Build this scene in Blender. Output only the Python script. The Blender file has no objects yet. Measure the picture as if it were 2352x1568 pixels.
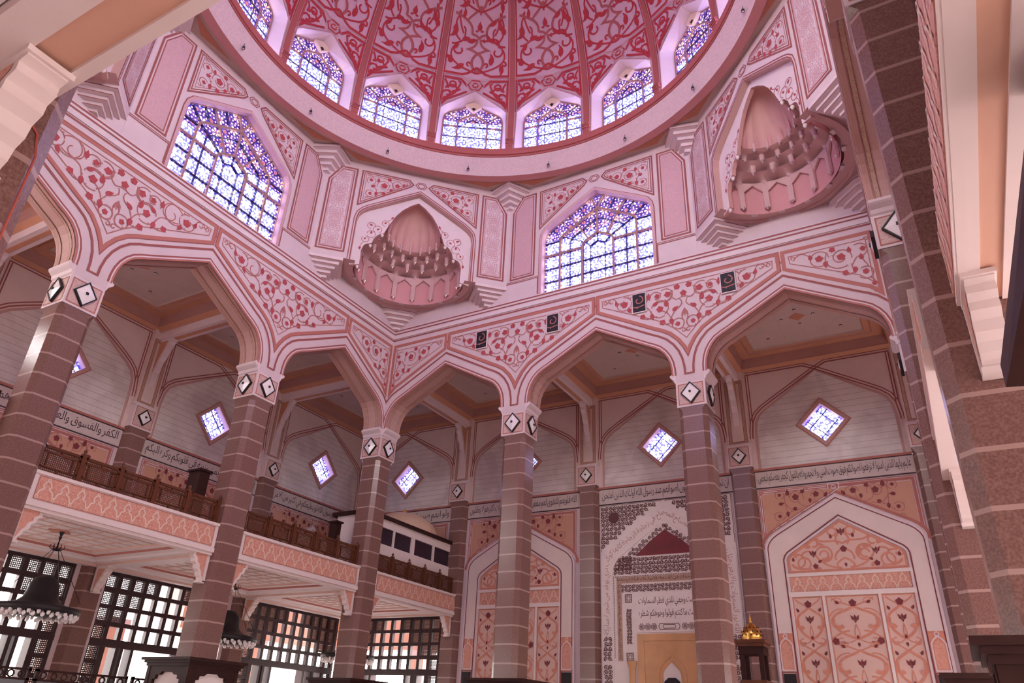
import bpy, math, random, unicodedata
from mathutils import Vector
from mathutils.geometry import tessellate_polygon
random.seed(7)
PI=math.pi
S=9.0; EYE=1.6          # one arcade bay is 9 m; heights below are in bays above eye level
FLOOR=-EYE/S
scene=bpy.context.scene
col=scene.collection

# ---------------------------------------------------------------- camera, sky, lights, exposure
def setup_view():
    cam=bpy.data.cameras.new('camera'); co=bpy.data.objects.new('camera',cam); col.objects.link(co)
    cam.sensor_fit='HORIZONTAL'; cam.sensor_width=36.0; cam.lens=36.0*1686.4/2352.0
    from mathutils import Matrix
    M=Matrix.Rotation(0.5371,3,'Z')@Matrix.Rotation(2.0578,3,'X')@Matrix.Rotation(0.0485,3,'Z')
    co.matrix_world=Matrix.Translation((2.9129*S,-3.3391*S,EYE))@M.to_4x4()
    cam.clip_start=0.05; cam.clip_end=2000
    scene.camera=co
    w=bpy.data.worlds.new('sky'); scene.world=w; w.use_nodes=True
    nt=w.node_tree; nt.nodes.clear()
    out=nt.nodes.new('ShaderNodeOutputWorld'); bg=nt.nodes.new('ShaderNodeBackground')
    tc=nt.nodes.new('ShaderNodeTexCoord'); sp=nt.nodes.new('ShaderNodeSeparateXYZ'); cr=nt.nodes.new('ShaderNodeValToRGB')
    nt.links.new(tc.outputs['Generated'],sp.inputs[0]); nt.links.new(sp.outputs['Z'],cr.inputs[0])
    e=cr.color_ramp.elements
    e[0].position=0.0; e[0].color=(1.0,0.93,0.88,1)
    e[1].position=0.9; e[1].color=(0.74,0.72,0.84,1)
    x=cr.color_ramp.elements.new(0.45); x.color=(0.98,0.93,0.95,1)
    nt.links.new(cr.outputs[0],bg.inputs[0]); bg.inputs[1].default_value=SKY
    nt.links.new(bg.outputs[0],out.inputs[0])
    vs=scene.view_settings; vs.view_transform='Standard'; vs.look='None'; vs.gamma=1; vs.use_curve_mapping=False
    vs.exposure=EXPO
SKY=15.0; EXPO=-0.08
setup_view()
scene.cycles.max_bounces=9; scene.cycles.diffuse_bounces=6; scene.cycles.glossy_bounces=3
scene.cycles.transparent_max_bounces=16; scene.cycles.sample_clamp_indirect=6.0
scene.cycles.use_denoising=True

# ---------------------------------------------------------------- materials
MAT={}
def N(nt,t,**k):
    n=nt.nodes.new(t)
    for a,b in k.items(): setattr(n,a,b)
    return n
def mathn(nt,op,a,b=None,c=None):
    n=N(nt,'ShaderNodeMath',operation=op)
    for i,v in enumerate((a,b,c)):
        if v is None: continue
        if hasattr(v,'links') or hasattr(v,'is_linked'): nt.links.new(v,n.inputs[i])
        else: n.inputs[i].default_value=v
    return n.outputs[0]
def mixc(nt,f,a,b):
    n=N(nt,'ShaderNodeMix',data_type='RGBA')
    if hasattr(f,'is_linked'): nt.links.new(f,n.inputs[0])
    else: n.inputs[0].default_value=f
    for i,v in ((6,a),(7,b)):
        if hasattr(v,'is_linked'): nt.links.new(v,n.inputs[i])
        else: n.inputs[i].default_value=(*v,1)
    return n.outputs[2]
def base(name,rough=0.6,metal=0.0,spec=0.4):
    m=bpy.data.materials.new(name); m.use_nodes=True; nt=m.node_tree
    b=nt.nodes['Principled BSDF']; b.inputs['Roughness'].default_value=rough; b.inputs['Metallic'].default_value=metal
    b.inputs['Specular IOR Level'].default_value=spec
    MAT[name]=m
    return m,nt,b
def plain(name,c,rough=0.6,metal=0.0,spec=0.4,var=0.08,scale=1.5,speck=0.0,sscale=60):
    m,nt,b=base(name,rough,metal,spec)
    tc=N(nt,'ShaderNodeTexCoord'); no=N(nt,'ShaderNodeTexNoise'); no.inputs['Scale'].default_value=scale; no.inputs['Detail'].default_value=4
    nt.links.new(tc.outputs['Object'],no.inputs['Vector'])
    o=mixc(nt,no.outputs['Fac'],tuple(x*(1-var) for x in c),tuple(min(1,x*(1+var)) for x in c))
    if speck:
        n2=N(nt,'ShaderNodeTexNoise'); n2.inputs['Scale'].default_value=sscale; n2.inputs['Detail'].default_value=2
        nt.links.new(tc.outputs['Object'],n2.inputs['Vector'])
        r=N(nt,'ShaderNodeMapRange'); r.inputs[1].default_value=0.4; r.inputs[2].default_value=0.62
        nt.links.new(n2.outputs['Fac'],r.inputs[0])
        o=mixc(nt,r.outputs[0],o,tuple(min(1,x*(1+speck)) for x in c))
    nt.links.new(o,b.inputs['Base Color'])
    return m
plain('plaster',(0.67,0.54,0.555)); plain('plaster_pink',(0.58,0.36,0.385),var=.05,speck=.08,sscale=12)
plain('line_red',(0.33,0.095,0.085),var=.1); plain('line_terracotta',(0.47,0.17,0.135),var=.08)
plain('band_light',(0.73,0.61,0.62)); plain('leaf_red',(0.42,0.065,0.075),var=.2,scale=9); plain('stem',(0.43,0.16,0.14))
plain('peach',(0.70,0.42,0.30),var=.05); plain('peach_pink',(0.72,0.50,0.42),var=.05)
plain('terracotta_ceiling',(0.50,0.20,0.12),var=.05); plain('ceiling_beige',(0.50,0.37,0.32))
plain('ring_pink',(0.57,0.25,0.25)); plain('ring_light',(0.62,0.45,0.46),speck=.1,sscale=9)
plain('dome_ground',(0.62,0.42,0.46)); plain('dome_red',(0.44,0.035,0.045),var=.1); plain('dome_rib',(0.40,0.11,0.10)); plain('dome_line',(0.62,0.36,0.34))
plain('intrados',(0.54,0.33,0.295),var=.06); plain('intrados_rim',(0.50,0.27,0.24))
plain('coffer_side',(0.42,0.22,0.19)); plain('coffer_orange',(0.54,0.26,0.16)); plain('coffer_panel',(0.55,0.42,0.37))
plain('mullion',(0.36,0.20,0.17)); plain('lead',(0.03,0.02,0.07),rough=.4,var=0)
plain('shell_pink',(0.62,0.30,0.31)); plain('muqarnas',(0.62,0.40,0.39)); plain('shell',(0.60,0.34,0.31))
plain('crystal',(0.9,0.85,0.85),rough=.08,metal=1.0,var=0)
plain('wood_rail',(0.12,0.036,0.015),rough=.35,var=.3,scale=6); plain('wood_dark',(0.035,0.012,0.010),rough=.6,spec=.2,var=.3,scale=5)
plain('lattice_frame',(0.045,0.02,0.022),rough=.45,var=.2); plain('black',(0.015,0.011,0.014),rough=.5,var=0)
plain('white_paint',(0.80,0.70,0.66),var=.03); plain('fascia_peach',(0.60,0.25,0.17),var=.07,speck=.12,sscale=5)
plain('fascia_line',(0.78,0.62,0.52)); plain('soffit_white',(0.82,0.75,0.74)); plain('marble_cream',(0.80,0.71,0.66))
plain('maroon',(0.20,0.035,0.04)); plain('ink',(0.06,0.03,0.035),var=0); plain('mihrab_dark',(0.12,0.04,0.04))
plain('gold',(0.85,0.48,0.12),rough=.3,metal=1.0,var=.1,scale=20); plain('onyx',(0.62,0.34,0.16),rough=.3,var=.25,scale=1.2)
plain('glass_bulb',(0.9,0.86,0.84),rough=.15,var=0); plain('screen',(0.03,0.018,0.03),rough=.2,var=0)
plain('booth_dome',(0.66,0.46,0.33)); plain('stone_out',(0.62,0.36,0.28)); plain('carpet',(0.62,0.51,0.48),rough=.9,spec=.1,var=.2)
plain('paving',(0.62,0.55,0.50),rough=.9); plain('ledge_brown',(0.57,0.36,0.32)); plain('pipe_red',(0.45,0.10,0.07))
plain('beige_vent',(0.74,0.58,0.42)); plain('frieze_ground',(0.60,0.50,0.47),var=.12,scale=3); plain('peach_tan',(0.58,0.31,0.215),var=.06); plain('surround_cream',(0.76,0.64,0.59)); plain('wall_rose',(0.71,0.565,0.53))
plain('steel',(0.30,0.28,0.33),rough=.3,metal=1,var=0)

def granite(name='granite',pitch=.0845,zj=1.2965,nscale=30):
    m,nt,b=base(name,rough=.22,spec=.42)
    tc=N(nt,'ShaderNodeTexCoord'); sp=N(nt,'ShaderNodeSeparateXYZ'); nt.links.new(tc.outputs['Object'],sp.inputs[0])
    # courses 0.0845 bay high, pale mortar joint
    zz=mathn(nt,'ADD',sp.outputs['Z'],-((zj-FLOOR)*S)+pitch*S*40+.05)
    fr=mathn(nt,'FRACT',mathn(nt,'DIVIDE',zz,pitch*S))
    joint=mathn(nt,'LESS_THAN',fr,0.09)
    course=mathn(nt,'FLOOR',mathn(nt,'DIVIDE',zz,pitch*S))
    odd=mathn(nt,'MODULO',course,2.0)
    hx=mathn(nt,'ADD',mathn(nt,'ABSOLUTE',mathn(nt,'ADD',sp.outputs['X'],mathn(nt,'MULTIPLY',odd,.35))),0)
    n1=N(nt,'ShaderNodeTexNoise'); n1.inputs['Scale'].default_value=nscale; n1.inputs['Detail'].default_value=5
    nt.links.new(tc.outputs['Object'],n1.inputs['Vector'])
    mp=N(nt,'ShaderNodeMapRange'); mp.inputs[1].default_value=.35; mp.inputs[2].default_value=.65; nt.links.new(n1.outputs['Fac'],mp.inputs[0])
    c=mixc(nt,mp.outputs[0],(0.17,0.085,0.072),(0.265,0.15,0.125))
    wn=N(nt,'ShaderNodeTexWhiteNoise',noise_dimensions='1D'); nt.links.new(mathn(nt,'ADD',course,hx) if False else course,wn.inputs['W'])
    c=mixc(nt,mathn(nt,'MULTIPLY',wn.outputs['Value'],.35),c,(0.21,0.10,0.088))
    c=mixc(nt,joint,c,(0.42,0.28,0.25))
    nt.links.new(c,b.inputs['Base Color'])
    bp=N(nt,'ShaderNodeBump'); bp.inputs['Strength'].default_value=.12; bp.inputs['Distance'].default_value=.02
    nt.links.new(mathn(nt,'SUBTRACT',n1.outputs['Fac'],joint),bp.inputs['Height']); nt.links.new(bp.outputs[0],b.inputs['Normal'])
granite(); granite('granite_near',.0902,1.402,28); granite('granite_left',.097,.688,28)
def marble_striped():
    m,nt,b=base('marble_striped',rough=.35)
    tc=N(nt,'ShaderNodeTexCoord'); sp=N(nt,'ShaderNodeSeparateXYZ'); nt.links.new(tc.outputs['Object'],sp.inputs[0])
    fr=mathn(nt,'FRACT',mathn(nt,'DIVIDE',sp.outputs['Z'],0.0365*S))
    joint=mathn(nt,'LESS_THAN',fr,0.055)
    n1=N(nt,'ShaderNodeTexNoise'); n1.inputs['Scale'].default_value=.55; n1.inputs['Detail'].default_value=5; n1.inputs['Distortion'].default_value=1.0
    nt.links.new(tc.outputs['Object'],n1.inputs['Vector'])
    mp=N(nt,'ShaderNodeMapRange'); mp.inputs[1].default_value=.38; mp.inputs[2].default_value=.6; nt.links.new(n1.outputs['Fac'],mp.inputs[0])
    c=mixc(nt,mp.outputs[0],(0.60,0.53,0.51),(0.74,0.685,0.66)); c=mixc(nt,joint,c,(0.40,0.28,0.26))
    nt.links.new(c,b.inputs['Base Color'])
marble_striped()
def mottled(name,a,bb,scale=5):
    m,nt,b=base(name,rough=.5)
    tc=N(nt,'ShaderNodeTexCoord'); n1=N(nt,'ShaderNodeTexVoronoi'); n1.inputs['Scale'].default_value=scale
    n2=N(nt,'ShaderNodeTexNoise'); n2.inputs['Scale'].default_value=scale*.7
    nt.links.new(tc.outputs['Object'],n2.inputs['Vector'])
    ad=N(nt,'ShaderNodeVectorMath',operation='ADD'); nt.links.new(tc.outputs['Object'],ad.inputs[0]); nt.links.new(n2.outputs['Color'],ad.inputs[1]); nt.links.new(ad.outputs[0],n1.inputs['Vector'])
    mp=N(nt,'ShaderNodeMapRange'); mp.inputs[1].default_value=.25; mp.inputs[2].default_value=.5; nt.links.new(n1.outputs['Distance'],mp.inputs[0])
    nt.links.new(mixc(nt,mp.outputs[0],a,bb),b.inputs['Base Color'])
mottled('carved_peach',(0.55,0.31,0.27),(0.64,0.46,0.42),7)
mottled('carved_fascia',(0.62,0.26,0.18),(0.70,0.36,0.27),7)
mottled('carved_brown',(0.36,0.20,0.14),(0.50,0.33,0.25),9)
def stained():
    m=bpy.data.materials.new('stained_glass'); m.use_nodes=True; nt=m.node_tree; nt.nodes.clear(); MAT['stained_glass']=m
    out=N(nt,'ShaderNodeOutputMaterial'); uv=N(nt,'ShaderNodeUVMap'); sp=N(nt,'ShaderNodeSeparateXYZ'); nt.links.new(uv.outputs[0],sp.inputs[0])
    # one flower per tile; tile 0.09 bay (uv is in bays)
    T=0.092
    fx=mathn(nt,'SUBTRACT',mathn(nt,'FRACT',mathn(nt,'DIVIDE',sp.outputs['X'],T)),.5)
    fy=mathn(nt,'SUBTRACT',mathn(nt,'FRACT',mathn(nt,'DIVIDE',sp.outputs['Y'],T)),.5)
    r=mathn(nt,'SQRT',mathn(nt,'ADD',mathn(nt,'MULTIPLY',fx,fx),mathn(nt,'MULTIPLY',fy,fy)))
    th=mathn(nt,'ARCTAN2',fy,fx)
    pet=mathn(nt,'ABSOLUTE',mathn(nt,'COSINE',mathn(nt,'MULTIPLY',th,3.0)))      # six petals
    prof=mathn(nt,'MULTIPLY',mathn(nt,'SINE',mathn(nt,'MINIMUM',mathn(nt,'MULTIPLY',r,8.4),PI)),1.0)
    petal=mathn(nt,'GREATER_THAN',mathn(nt,'MULTIPLY',pet,prof),0.56)
    # ring of small lights between
    pet2=mathn(nt,'COSINE',mathn(nt,'MULTIPLY',th,12.0))
    ring=mathn(nt,'MULTIPLY',mathn(nt,'GREATER_THAN',pet2,0.25),mathn(nt,'LESS_THAN',mathn(nt,'ABSOLUTE',mathn(nt,'SUBTRACT',r,.43)),.05))
    corner=mathn(nt,'GREATER_THAN',r,.60)
    n1=N(nt,'ShaderNodeTexNoise'); n1.inputs['Scale'].default_value=42; n1.inputs['Detail'].default_value=2
    nt.links.new(uv.outputs[0],n1.inputs['Vector'])
    blue=mixc(nt,mathn(nt,'GREATER_THAN',n1.outputs['Fac'],.52),(0.035,0.035,0.36),(0.11,0.13,0.60))
    core=mathn(nt,'LESS_THAN',r,.06)
    c=mixc(nt,corner,blue,(0.55,0.30,0.36)); c=mixc(nt,ring,c,(0.85,0.82,0.98)); c=mixc(nt,petal,c,(1.0,0.93,0.76)); c=mixc(nt,core,c,(.25,.1,.3))
    ln=mathn(nt,'GREATER_THAN',mathn(nt,'MAXIMUM',mathn(nt,'ABSOLUTE',fx),mathn(nt,'ABSOLUTE',fy)),.485)
    c=mixc(nt,ln,c,(.03,.02,.12))
    tr=N(nt,'ShaderNodeBsdfTransparent'); nt.links.new(c,tr.inputs[0])
    gl=N(nt,'ShaderNodeBsdfGlossy'); gl.inputs['Roughness'].default_value=.15
    mx=N(nt,'ShaderNodeMixShader'); mx.inputs[0].default_value=.04
    nt.links.new(tr.outputs[0],mx.inputs[1]); nt.links.new(gl.outputs[0],mx.inputs[2]); nt.links.new(mx.outputs[0],out.inputs[0])
stained()
def mashrabiya(name,colr,cell,thr):
    m=bpy.data.materials.new(name); m.use_nodes=True; nt=m.node_tree; MAT[name]=m
    b=nt.nodes['Principled BSDF']; out=nt.nodes['Material Output']; b.inputs['Base Color'].default_value=(*colr,1); b.inputs['Roughness'].default_value=.5
    uv=N(nt,'ShaderNodeUVMap'); sp=N(nt,'ShaderNodeSeparateXYZ'); nt.links.new(uv.outputs[0],sp.inputs[0])
    a=mathn(nt,'COSINE',mathn(nt,'MULTIPLY',sp.outputs['X'],2*PI/cell)); c=mathn(nt,'COSINE',mathn(nt,'MULTIPLY',sp.outputs['Y'],2*PI/cell))
    d=mathn(nt,'COSINE',mathn(nt,'MULTIPLY',mathn(nt,'ADD',sp.outputs['X'],sp.outputs['Y']),PI/cell)); e=mathn(nt,'COSINE',mathn(nt,'MULTIPLY',mathn(nt,'SUBTRACT',sp.outputs['X'],sp.outputs['Y']),PI/cell))
    s=mathn(nt,'ADD',mathn(nt,'ADD',a,c),mathn(nt,'MULTIPLY',d,e))
    hole=mathn(nt,'GREATER_THAN',s,thr)
    tr=N(nt,'ShaderNodeBsdfTransparent'); mx=N(nt,'ShaderNodeMixShader')
    nt.links.new(hole,mx.inputs[0]); nt.links.new(b.outputs[0],mx.inputs[1]); nt.links.new(tr.outputs[0],mx.inputs[2]); nt.links.new(mx.outputs[0],out.inputs[0])
mashrabiya('lattice_open',(0.11,0.065,0.055),.0088,2.15)
mashrabiya('rail_fret',(0.10,0.030,0.014),.0075,1.6)

# ---------------------------------------------------------------- geometry helpers (bay units)
class Fr:
    def __init__(s,O,U,Nn): s.O=O; s.U=U; s.N=Nn
    def p(s,u,z,d=0.0):
        return (s.O[0]+s.U[0]*u+s.N[0]*d, s.O[1]+s.U[1]*u+s.N[1]*d, s.O[2]+z)
    def sh(s,du=0,dd=0,dz=0):
        return Fr((s.O[0]+s.U[0]*du+s.N[0]*dd,s.O[1]+s.U[1]*du+s.N[1]*dd,s.O[2]+dz),s.U,s.N)
class Flat(Fr):      # horizontal plane: u->x, z->y, d->down
    def __init__(s,z): s.zz=z
    def p(s,u,z,d=0.0): return (u,z,s.zz-d)
def FN(y): return Fr((0,y,0),(1,0),(0,-1))
def FW(x): return Fr((x,0,0),(0,1),(1,0))
def FE(x): return Fr((x,0,0),(0,-1),(-1,0))
def FS(y): return Fr((0,y,0),(-1,0),(0,1))

def offs(P,o,closed=False):
    """polyline P moved by o to its left side with mitres"""
    n=len(P); R=[]
    for i in range(n):
        a=P[i-1] if (i>0 or closed) else None
        b=P[i]; c=P[(i+1)%n] if (i<n-1 or closed) else None
        ns=[]
        for q,r in ((a,b),(b,c)):
            if q is None or r is None: continue
            dx,dy=r[0]-q[0],r[1]-q[1]; L=math.hypot(dx,dy)
            if L<1e-9: continue
            ns.append((-dy/L,dx/L))
        if not ns: R.append(b); continue
        if len(ns)==1: m=ns[0]; k=1
        else:
            mx,my=ns[0][0]+ns[1][0],ns[0][1]+ns[1][1]; L=math.hypot(mx,my)
            if L<.3: m=ns[0]; k=1
            else:
                m=(mx/L,my/L); k=min(2.5,1/max(.35,(m[0]*ns[0][0]+m[1]*ns[0][1])))
        R.append((b[0]+m[0]*o*k,b[1]+m[1]*o*k))
    return R
def mir(P): return [(-a,b) for a,b in P][::-1]
def shift(P,du,dz=0): return [(a+du,b+dz) for a,b in P]
def circ(cx,cz,r,a0=0,a1=360,n=None):
    n=n or max(6,int(abs(a1-a0)/20))
    return [(cx+r*math.cos(math.radians(a0+(a1-a0)*i/n)),cz+r*math.sin(math.radians(a0+(a1-a0)*i/n))) for i in range(n+1)]
def spiral(cx,cz,r0,r1,a0,a1,n=14):
    return [(cx+(r0+(r1-r0)*i/n)*math.cos(math.radians(a0+(a1-a0)*i/n)),cz+(r0+(r1-r0)*i/n)*math.sin(math.radians(a0+(a1-a0)*i/n))) for i in range(n+1)]
def bez(p0,p1,p2,p3,n=10):
    R=[]
    for i in range(n+1):
        t=i/n; s=1-t
        R.append((s**3*p0[0]+3*s*s*t*p1[0]+3*s*t*t*p2[0]+t**3*p3[0], s**3*p0[1]+3*s*s*t*p1[1]+3*s*t*t*p2[1]+t**3*p3[1]))
    return R
class MB:
    def __init__(s,mat=None):
        s.v=[]; s.f=[]; s.m=[]; s.uv=[]; s.mats=[]; s.cur=0; s.sm=[]; s.smooth=False
        if mat: s.use(mat)
    def use(s,mat):
        if mat not in s.mats: s.mats.append(mat)
        s.cur=s.mats.index(mat); return s
    def face(s,pts,uv=None):
        i=len(s.v); s.v.extend(pts); s.f.append(tuple(range(i,i+len(pts)))); s.m.append(s.cur); s.sm.append(s.smooth)
        s.uv.extend(uv if uv else [(p[0],p[2]) for p in pts])
    def poly(s,fr,P,d=0.0,holes=(),flip=False,raw=False):
        P=list(P)
        if len(P)<=4 and not holes:
            s.face([fr.p(a,b,d) for a,b in P],[(a,b) for a,b in P]); return
        loops=[P]+[list(h) for h in holes]
        allp=[q for L in loops for q in L]
        tr=tessellate_polygon([[Vector((a,b,0)) for a,b in L] for L in loops])
        for t in tr:
            q=[allp[i] for i in t]
            A=(q[1][0]-q[0][0])*(q[2][1]-q[0][1])-(q[2][0]-q[0][0])*(q[1][1]-q[0][1])
            if abs(A)<1e-12: continue
            if A<0: q=q[::-1]
            s.face([fr.p(a,b,d) for a,b in q],q)
    def prism(s,fr,P,d0,d1,holes=(),side=None,back=True,skip=()):
        c=s.cur
        s.poly(fr,P,d1,holes)
        if back: s.poly(fr,P,d0,holes)
        if side: s.use(side)
        for L in [list(P)]+[list(h) for h in holes]:
            for i in range(len(L)):
                if L is not None and i in skip and len(L)==len(P): continue
                a=L[i]; b=L[(i+1)%len(L)]
                s.face([fr.p(*a,d0),fr.p(*b,d0),fr.p(*b,d1),fr.p(*a,d1)],[(a[0],a[1]),(b[0],b[1]),(b[0],b[1]),(a[0],a[1])])
        s.cur=c
    def rect(s,fr,u0,u1,z0,z1,d0,d1,**k): s.prism(fr,[(u0,z0),(u1,z0),(u1,z1),(u0,z1)],d0,d1,**k)
    def stroke(s,fr,P,w,d=0.0012,closed=False,t=0.0,taper=False):
        s.k=(getattr(s,'k',0)+1)%23; d=d+s.k*.000018
        A=offs(P,w/2,closed); B=offs(P,-w/2,closed); n=len(P)
        if taper:
            A=[]; B=[]
            for i in range(n):
                k=(1-i/(n-1)*.75)
                A.append(offs(P,w/2*k)[i]); B.append(offs(P,-w/2*k)[i])
        for i in range(n if closed else n-1):
            j=(i+1)%n
            s.face([fr.p(*B[i],d),fr.p(*B[j],d),fr.p(*A[j],d),fr.p(*A[i],d)])
            if t:
                s.face([fr.p(*A[i],d),fr.p(*A[j],d),fr.p(*A[j],d-t),fr.p(*A[i],d-t)])
                s.face([fr.p(*B[j],d),fr.p(*B[i],d),fr.p(*B[i],d-t),fr.p(*B[j],d-t)])
        if t and not closed:
            for i in (0,n-1): s.face([fr.p(*A[i],d),fr.p(*B[i],d),fr.p(*B[i],d-t),fr.p(*A[i],d-t)])
    def box(s,x0,x1,y0,y1,z0,z1):
        F=Flat(0)
        s.prism(Fr((0,0,0),(1,0),(0,1)),[(x0,z0),(x1,z0),(x1,z1),(x0,z1)],y0,y1)
    def tube(s,P,r,n=8,caps=True):
        P=[Vector(p) for p in P]; rings=[]
        for i,p in enumerate(P):
            t=(P[min(i+1,len(P)-1)]-P[max(i-1,0)]).normalized()
            a=Vector((0,0,1)) if abs(t.z)<.9 else Vector((1,0,0))
            x=t.cross(a).normalized(); y=t.cross(x)
            rr=r[i] if isinstance(r,(list,tuple)) else r
            rings.append([tuple(p+x*math.cos(2*PI*k/n)*rr+y*math.sin(2*PI*k/n)*rr) for k in range(n)])
        for i in range(len(P)-1):
            for k in range(n):
                s.face([rings[i][k],rings[i][(k+1)%n],rings[i+1][(k+1)%n],rings[i+1][k]])
        if caps: s.face(rings[0][::-1]); s.face(rings[-1])
    def grid(s,fn,nu,nv):
        b=len(s.v); 
        for j in range(nv+1):
            for i in range(nu+1): s.v.append(fn(i/nu,j/nv))
        for j in range(nv):
            for i in range(nu):
                a=b+j*(nu+1)+i; s.f.append((a,a+1,a+nu+2,a+nu+1)); s.m.append(s.cur); s.sm.append(s.smooth)
                s.uv.extend([(i/nu,j/nv),((i+1)/nu,j/nv),((i+1)/nu,(j+1)/nv),(i/nu,(j+1)/nv)])
    def lathe(s,cx,cy,prof,n=16,a0=0,a1=360):
        sm=s.smooth; s.smooth=True
        full=abs(a1-a0)>=359.9
        def fn(a,b):
            k=b*(len(prof)-1); i=min(int(k),len(prof)-2); f=k-i
            r=prof[i][0]+(prof[i+1][0]-prof[i][0])*f; z=prof[i][1]+(prof[i+1][1]-prof[i][1])*f
            t=math.radians(a0+(a1-a0)*a); return (cx+r*math.cos(t),cy+r*math.sin(t),z)
        s.grid(fn,n,len(prof)-1); s.smooth=sm
    def build(s,name,parent=None,base=(0,0,None),kind=None,label=None,cat=None,group=None):
        if base[2] is None: base=(base[0],base[1],FLOOR)
        if parent is not None: base=BASE[parent.name]
        me=bpy.data.meshes.new(name)
        bx,by,bz=base
        me.from_pydata([((v[0]-bx)*S,(v[1]-by)*S,(v[2]-bz)*S) for v in s.v],[],s.f)
        for m in s.mats: me.materials.append(MAT[m])
        me.polygons.foreach_set('material_index',s.m)
        me.polygons.foreach_set('use_smooth',s.sm)
        ul=me.uv_layers.new(name='UVMap'); flat=[c for q in s.uv for c in q]
        ul.data.foreach_set('uv',flat)
        me.update()
        o=bpy.data.objects.new(name,me); col.objects.link(o)
        if parent is not None: o.parent=parent
        else: o.location=(bx*S,by*S,(bz-FLOOR)*S)
        BASE[o.name]=base
        props(o,kind,label,cat,group)
        return o
BASE={}
def props(o,kind=None,label=None,cat=None,group=None):
    if kind: o['kind']=kind
    if label: o['label']=label
    if cat: o['category']=cat
    if group: o['group']=group
def thing(name,label,cat,base,group=None):
    o=bpy.data.objects.new(name,None); col.objects.link(o); o.empty_display_size=.2
    o.location=(base[0]*S,base[1]*S,(base[2]-FLOOR)*S); BASE[o.name]=base
    props(o,None,label,cat,group); return o
def struct(name,parent_base=(0,0,FLOOR)):
    o=bpy.data.objects.new(name,None); col.objects.link(o); o.location=(parent_base[0]*S,parent_base[1]*S,(parent_base[2]-FLOOR)*S)
    BASE[o.name]=parent_base; o['kind']='structure'; return o
def dup(root,dx,dy,dz,label=None,rot=0.0):
    """copy of a thing with its parts and sub-parts, moved by bays"""
    r=root.copy(); col.objects.link(r); r.location=(root.location.x+dx*S,root.location.y+dy*S,root.location.z+dz*S)
    r.rotation_euler=(0,0,rot)
    b=BASE[root.name]; BASE[r.name]=(b[0]+dx,b[1]+dy,b[2]+dz)
    if label: r['label']=label
    for ch in list(root.children):
        c=ch.copy(); col.objects.link(c); c.parent=r; BASE[c.name]=BASE[r.name]
        for g in list(ch.children):
            e=g.copy(); col.objects.link(e); e.parent=c
    return r

# ---------------------------------------------------------------- ornament vocabulary
def rose(mb,fr,x,z,s,rot=0,d=.0022,flip=1):
    P=[]
    for i in range(10):
        a=math.radians(90+rot+36*i); rr=s*((1.08,.80,1.0,.70,.86,.74,.86,.74,1.0,.80)[i])
        P.append((x+flip*rr*math.cos(a)*1.0,z+rr*math.sin(a)))
    c=(x,z)
    for i in range(10): mb.face([fr.p(*c,d),fr.p(*P[i],d),fr.p(*P[(i+1)%10],d)])
def bud(mb,fr,x,z,s,rot=0,d=.0022,w=.62):
    P=[(0,1.25),(-.35,.75),(-.72,.3),(-.85,-.15),(-.7,-.6),(-.35,-.85),(0,-.9),(.35,-.85),(.7,-.6),(.85,-.15),(.72,.3),(.35,.75)]
    a=math.radians(rot); Q=[(x+s*(w*1.2*p*math.cos(a)-q*math.sin(a)),z+s*(w*1.2*p*math.sin(a)+q*math.cos(a))) for p,q in P]
    for i in range(12): mb.face([fr.p(x,z,d),fr.p(*Q[i],d),fr.p(*Q[(i+1)%12],d)])
def scroll_leaf(mb,fr,x,z,s,rot=0,flip=1,d=.0022):
    P=[(0,0),(.15,.35),(.5,.55),(.95,.6),(1.3,.9),(1.15,.4),(.95,.1),(.6,-.1),(.25,-.12)]
    a=math.radians(rot); Q=[(x+s*flip*(p*math.cos(a)-q*math.sin(a)),z+s*(p*math.sin(a)+q*math.cos(a))) for p,q in P]
    mb.poly(fr,Q,d)
def lotus(mb,fr,x,z,s,up=1,d=.0022):
    for P in ([(0,1.1),(-.3,.45),(0,-.5),(.3,.45)],[(-.38,.5),(-1.0,1.0),(-.75,-.05),(-.1,-.5)],[(.38,.5),(.1,-.5),(.75,-.05),(1.0,1.0)],[(-.25,-.5),(0,-.9),(.25,-.5),(0,-.35)]):
        mb.face([fr.p(x+s*a,z+s*b*up,d) for a,b in P])
def inside(P,x,z):
    c=False; n=len(P)
    for i in range(n):
        a=P[i]; b=P[i-1]
        if (a[1]>z)!=(b[1]>z) and x<(b[0]-a[0])*(z-a[1])/(b[1]-a[1])+a[0]: c=not c
    return c
def curls(mb,fr,P,cell,w,d=.0015,mat=None,margin=.35):
    if mat: mb.use(mat)
    xs=[p[0] for p in P]; zs=[p[1] for p in P]; j=0; z=min(zs)+cell*.5
    while z<max(zs):
        i=0; x=min(xs)+cell*.5
        while x<max(xs):
            if all(inside(P,x+a*cell*margin,z+b*cell*margin) for a in (-1,1) for b in (-1,1)):
                f=1 if (i+j)%2 else -1
                sp=spiral(x,z,cell*.52,cell*.12,90*f+45*j,90*f+45*j+f*430,13)
                mb.stroke(fr,sp,w,d); bud(mb,fr,*sp[-1],cell*.2,rot=60*i,d=d); bud(mb,fr,x+f*cell*.42,z-cell*.36,cell*.17,rot=f*120,d=d)
            x+=cell; i+=1
        z+=cell; j+=1

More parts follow.
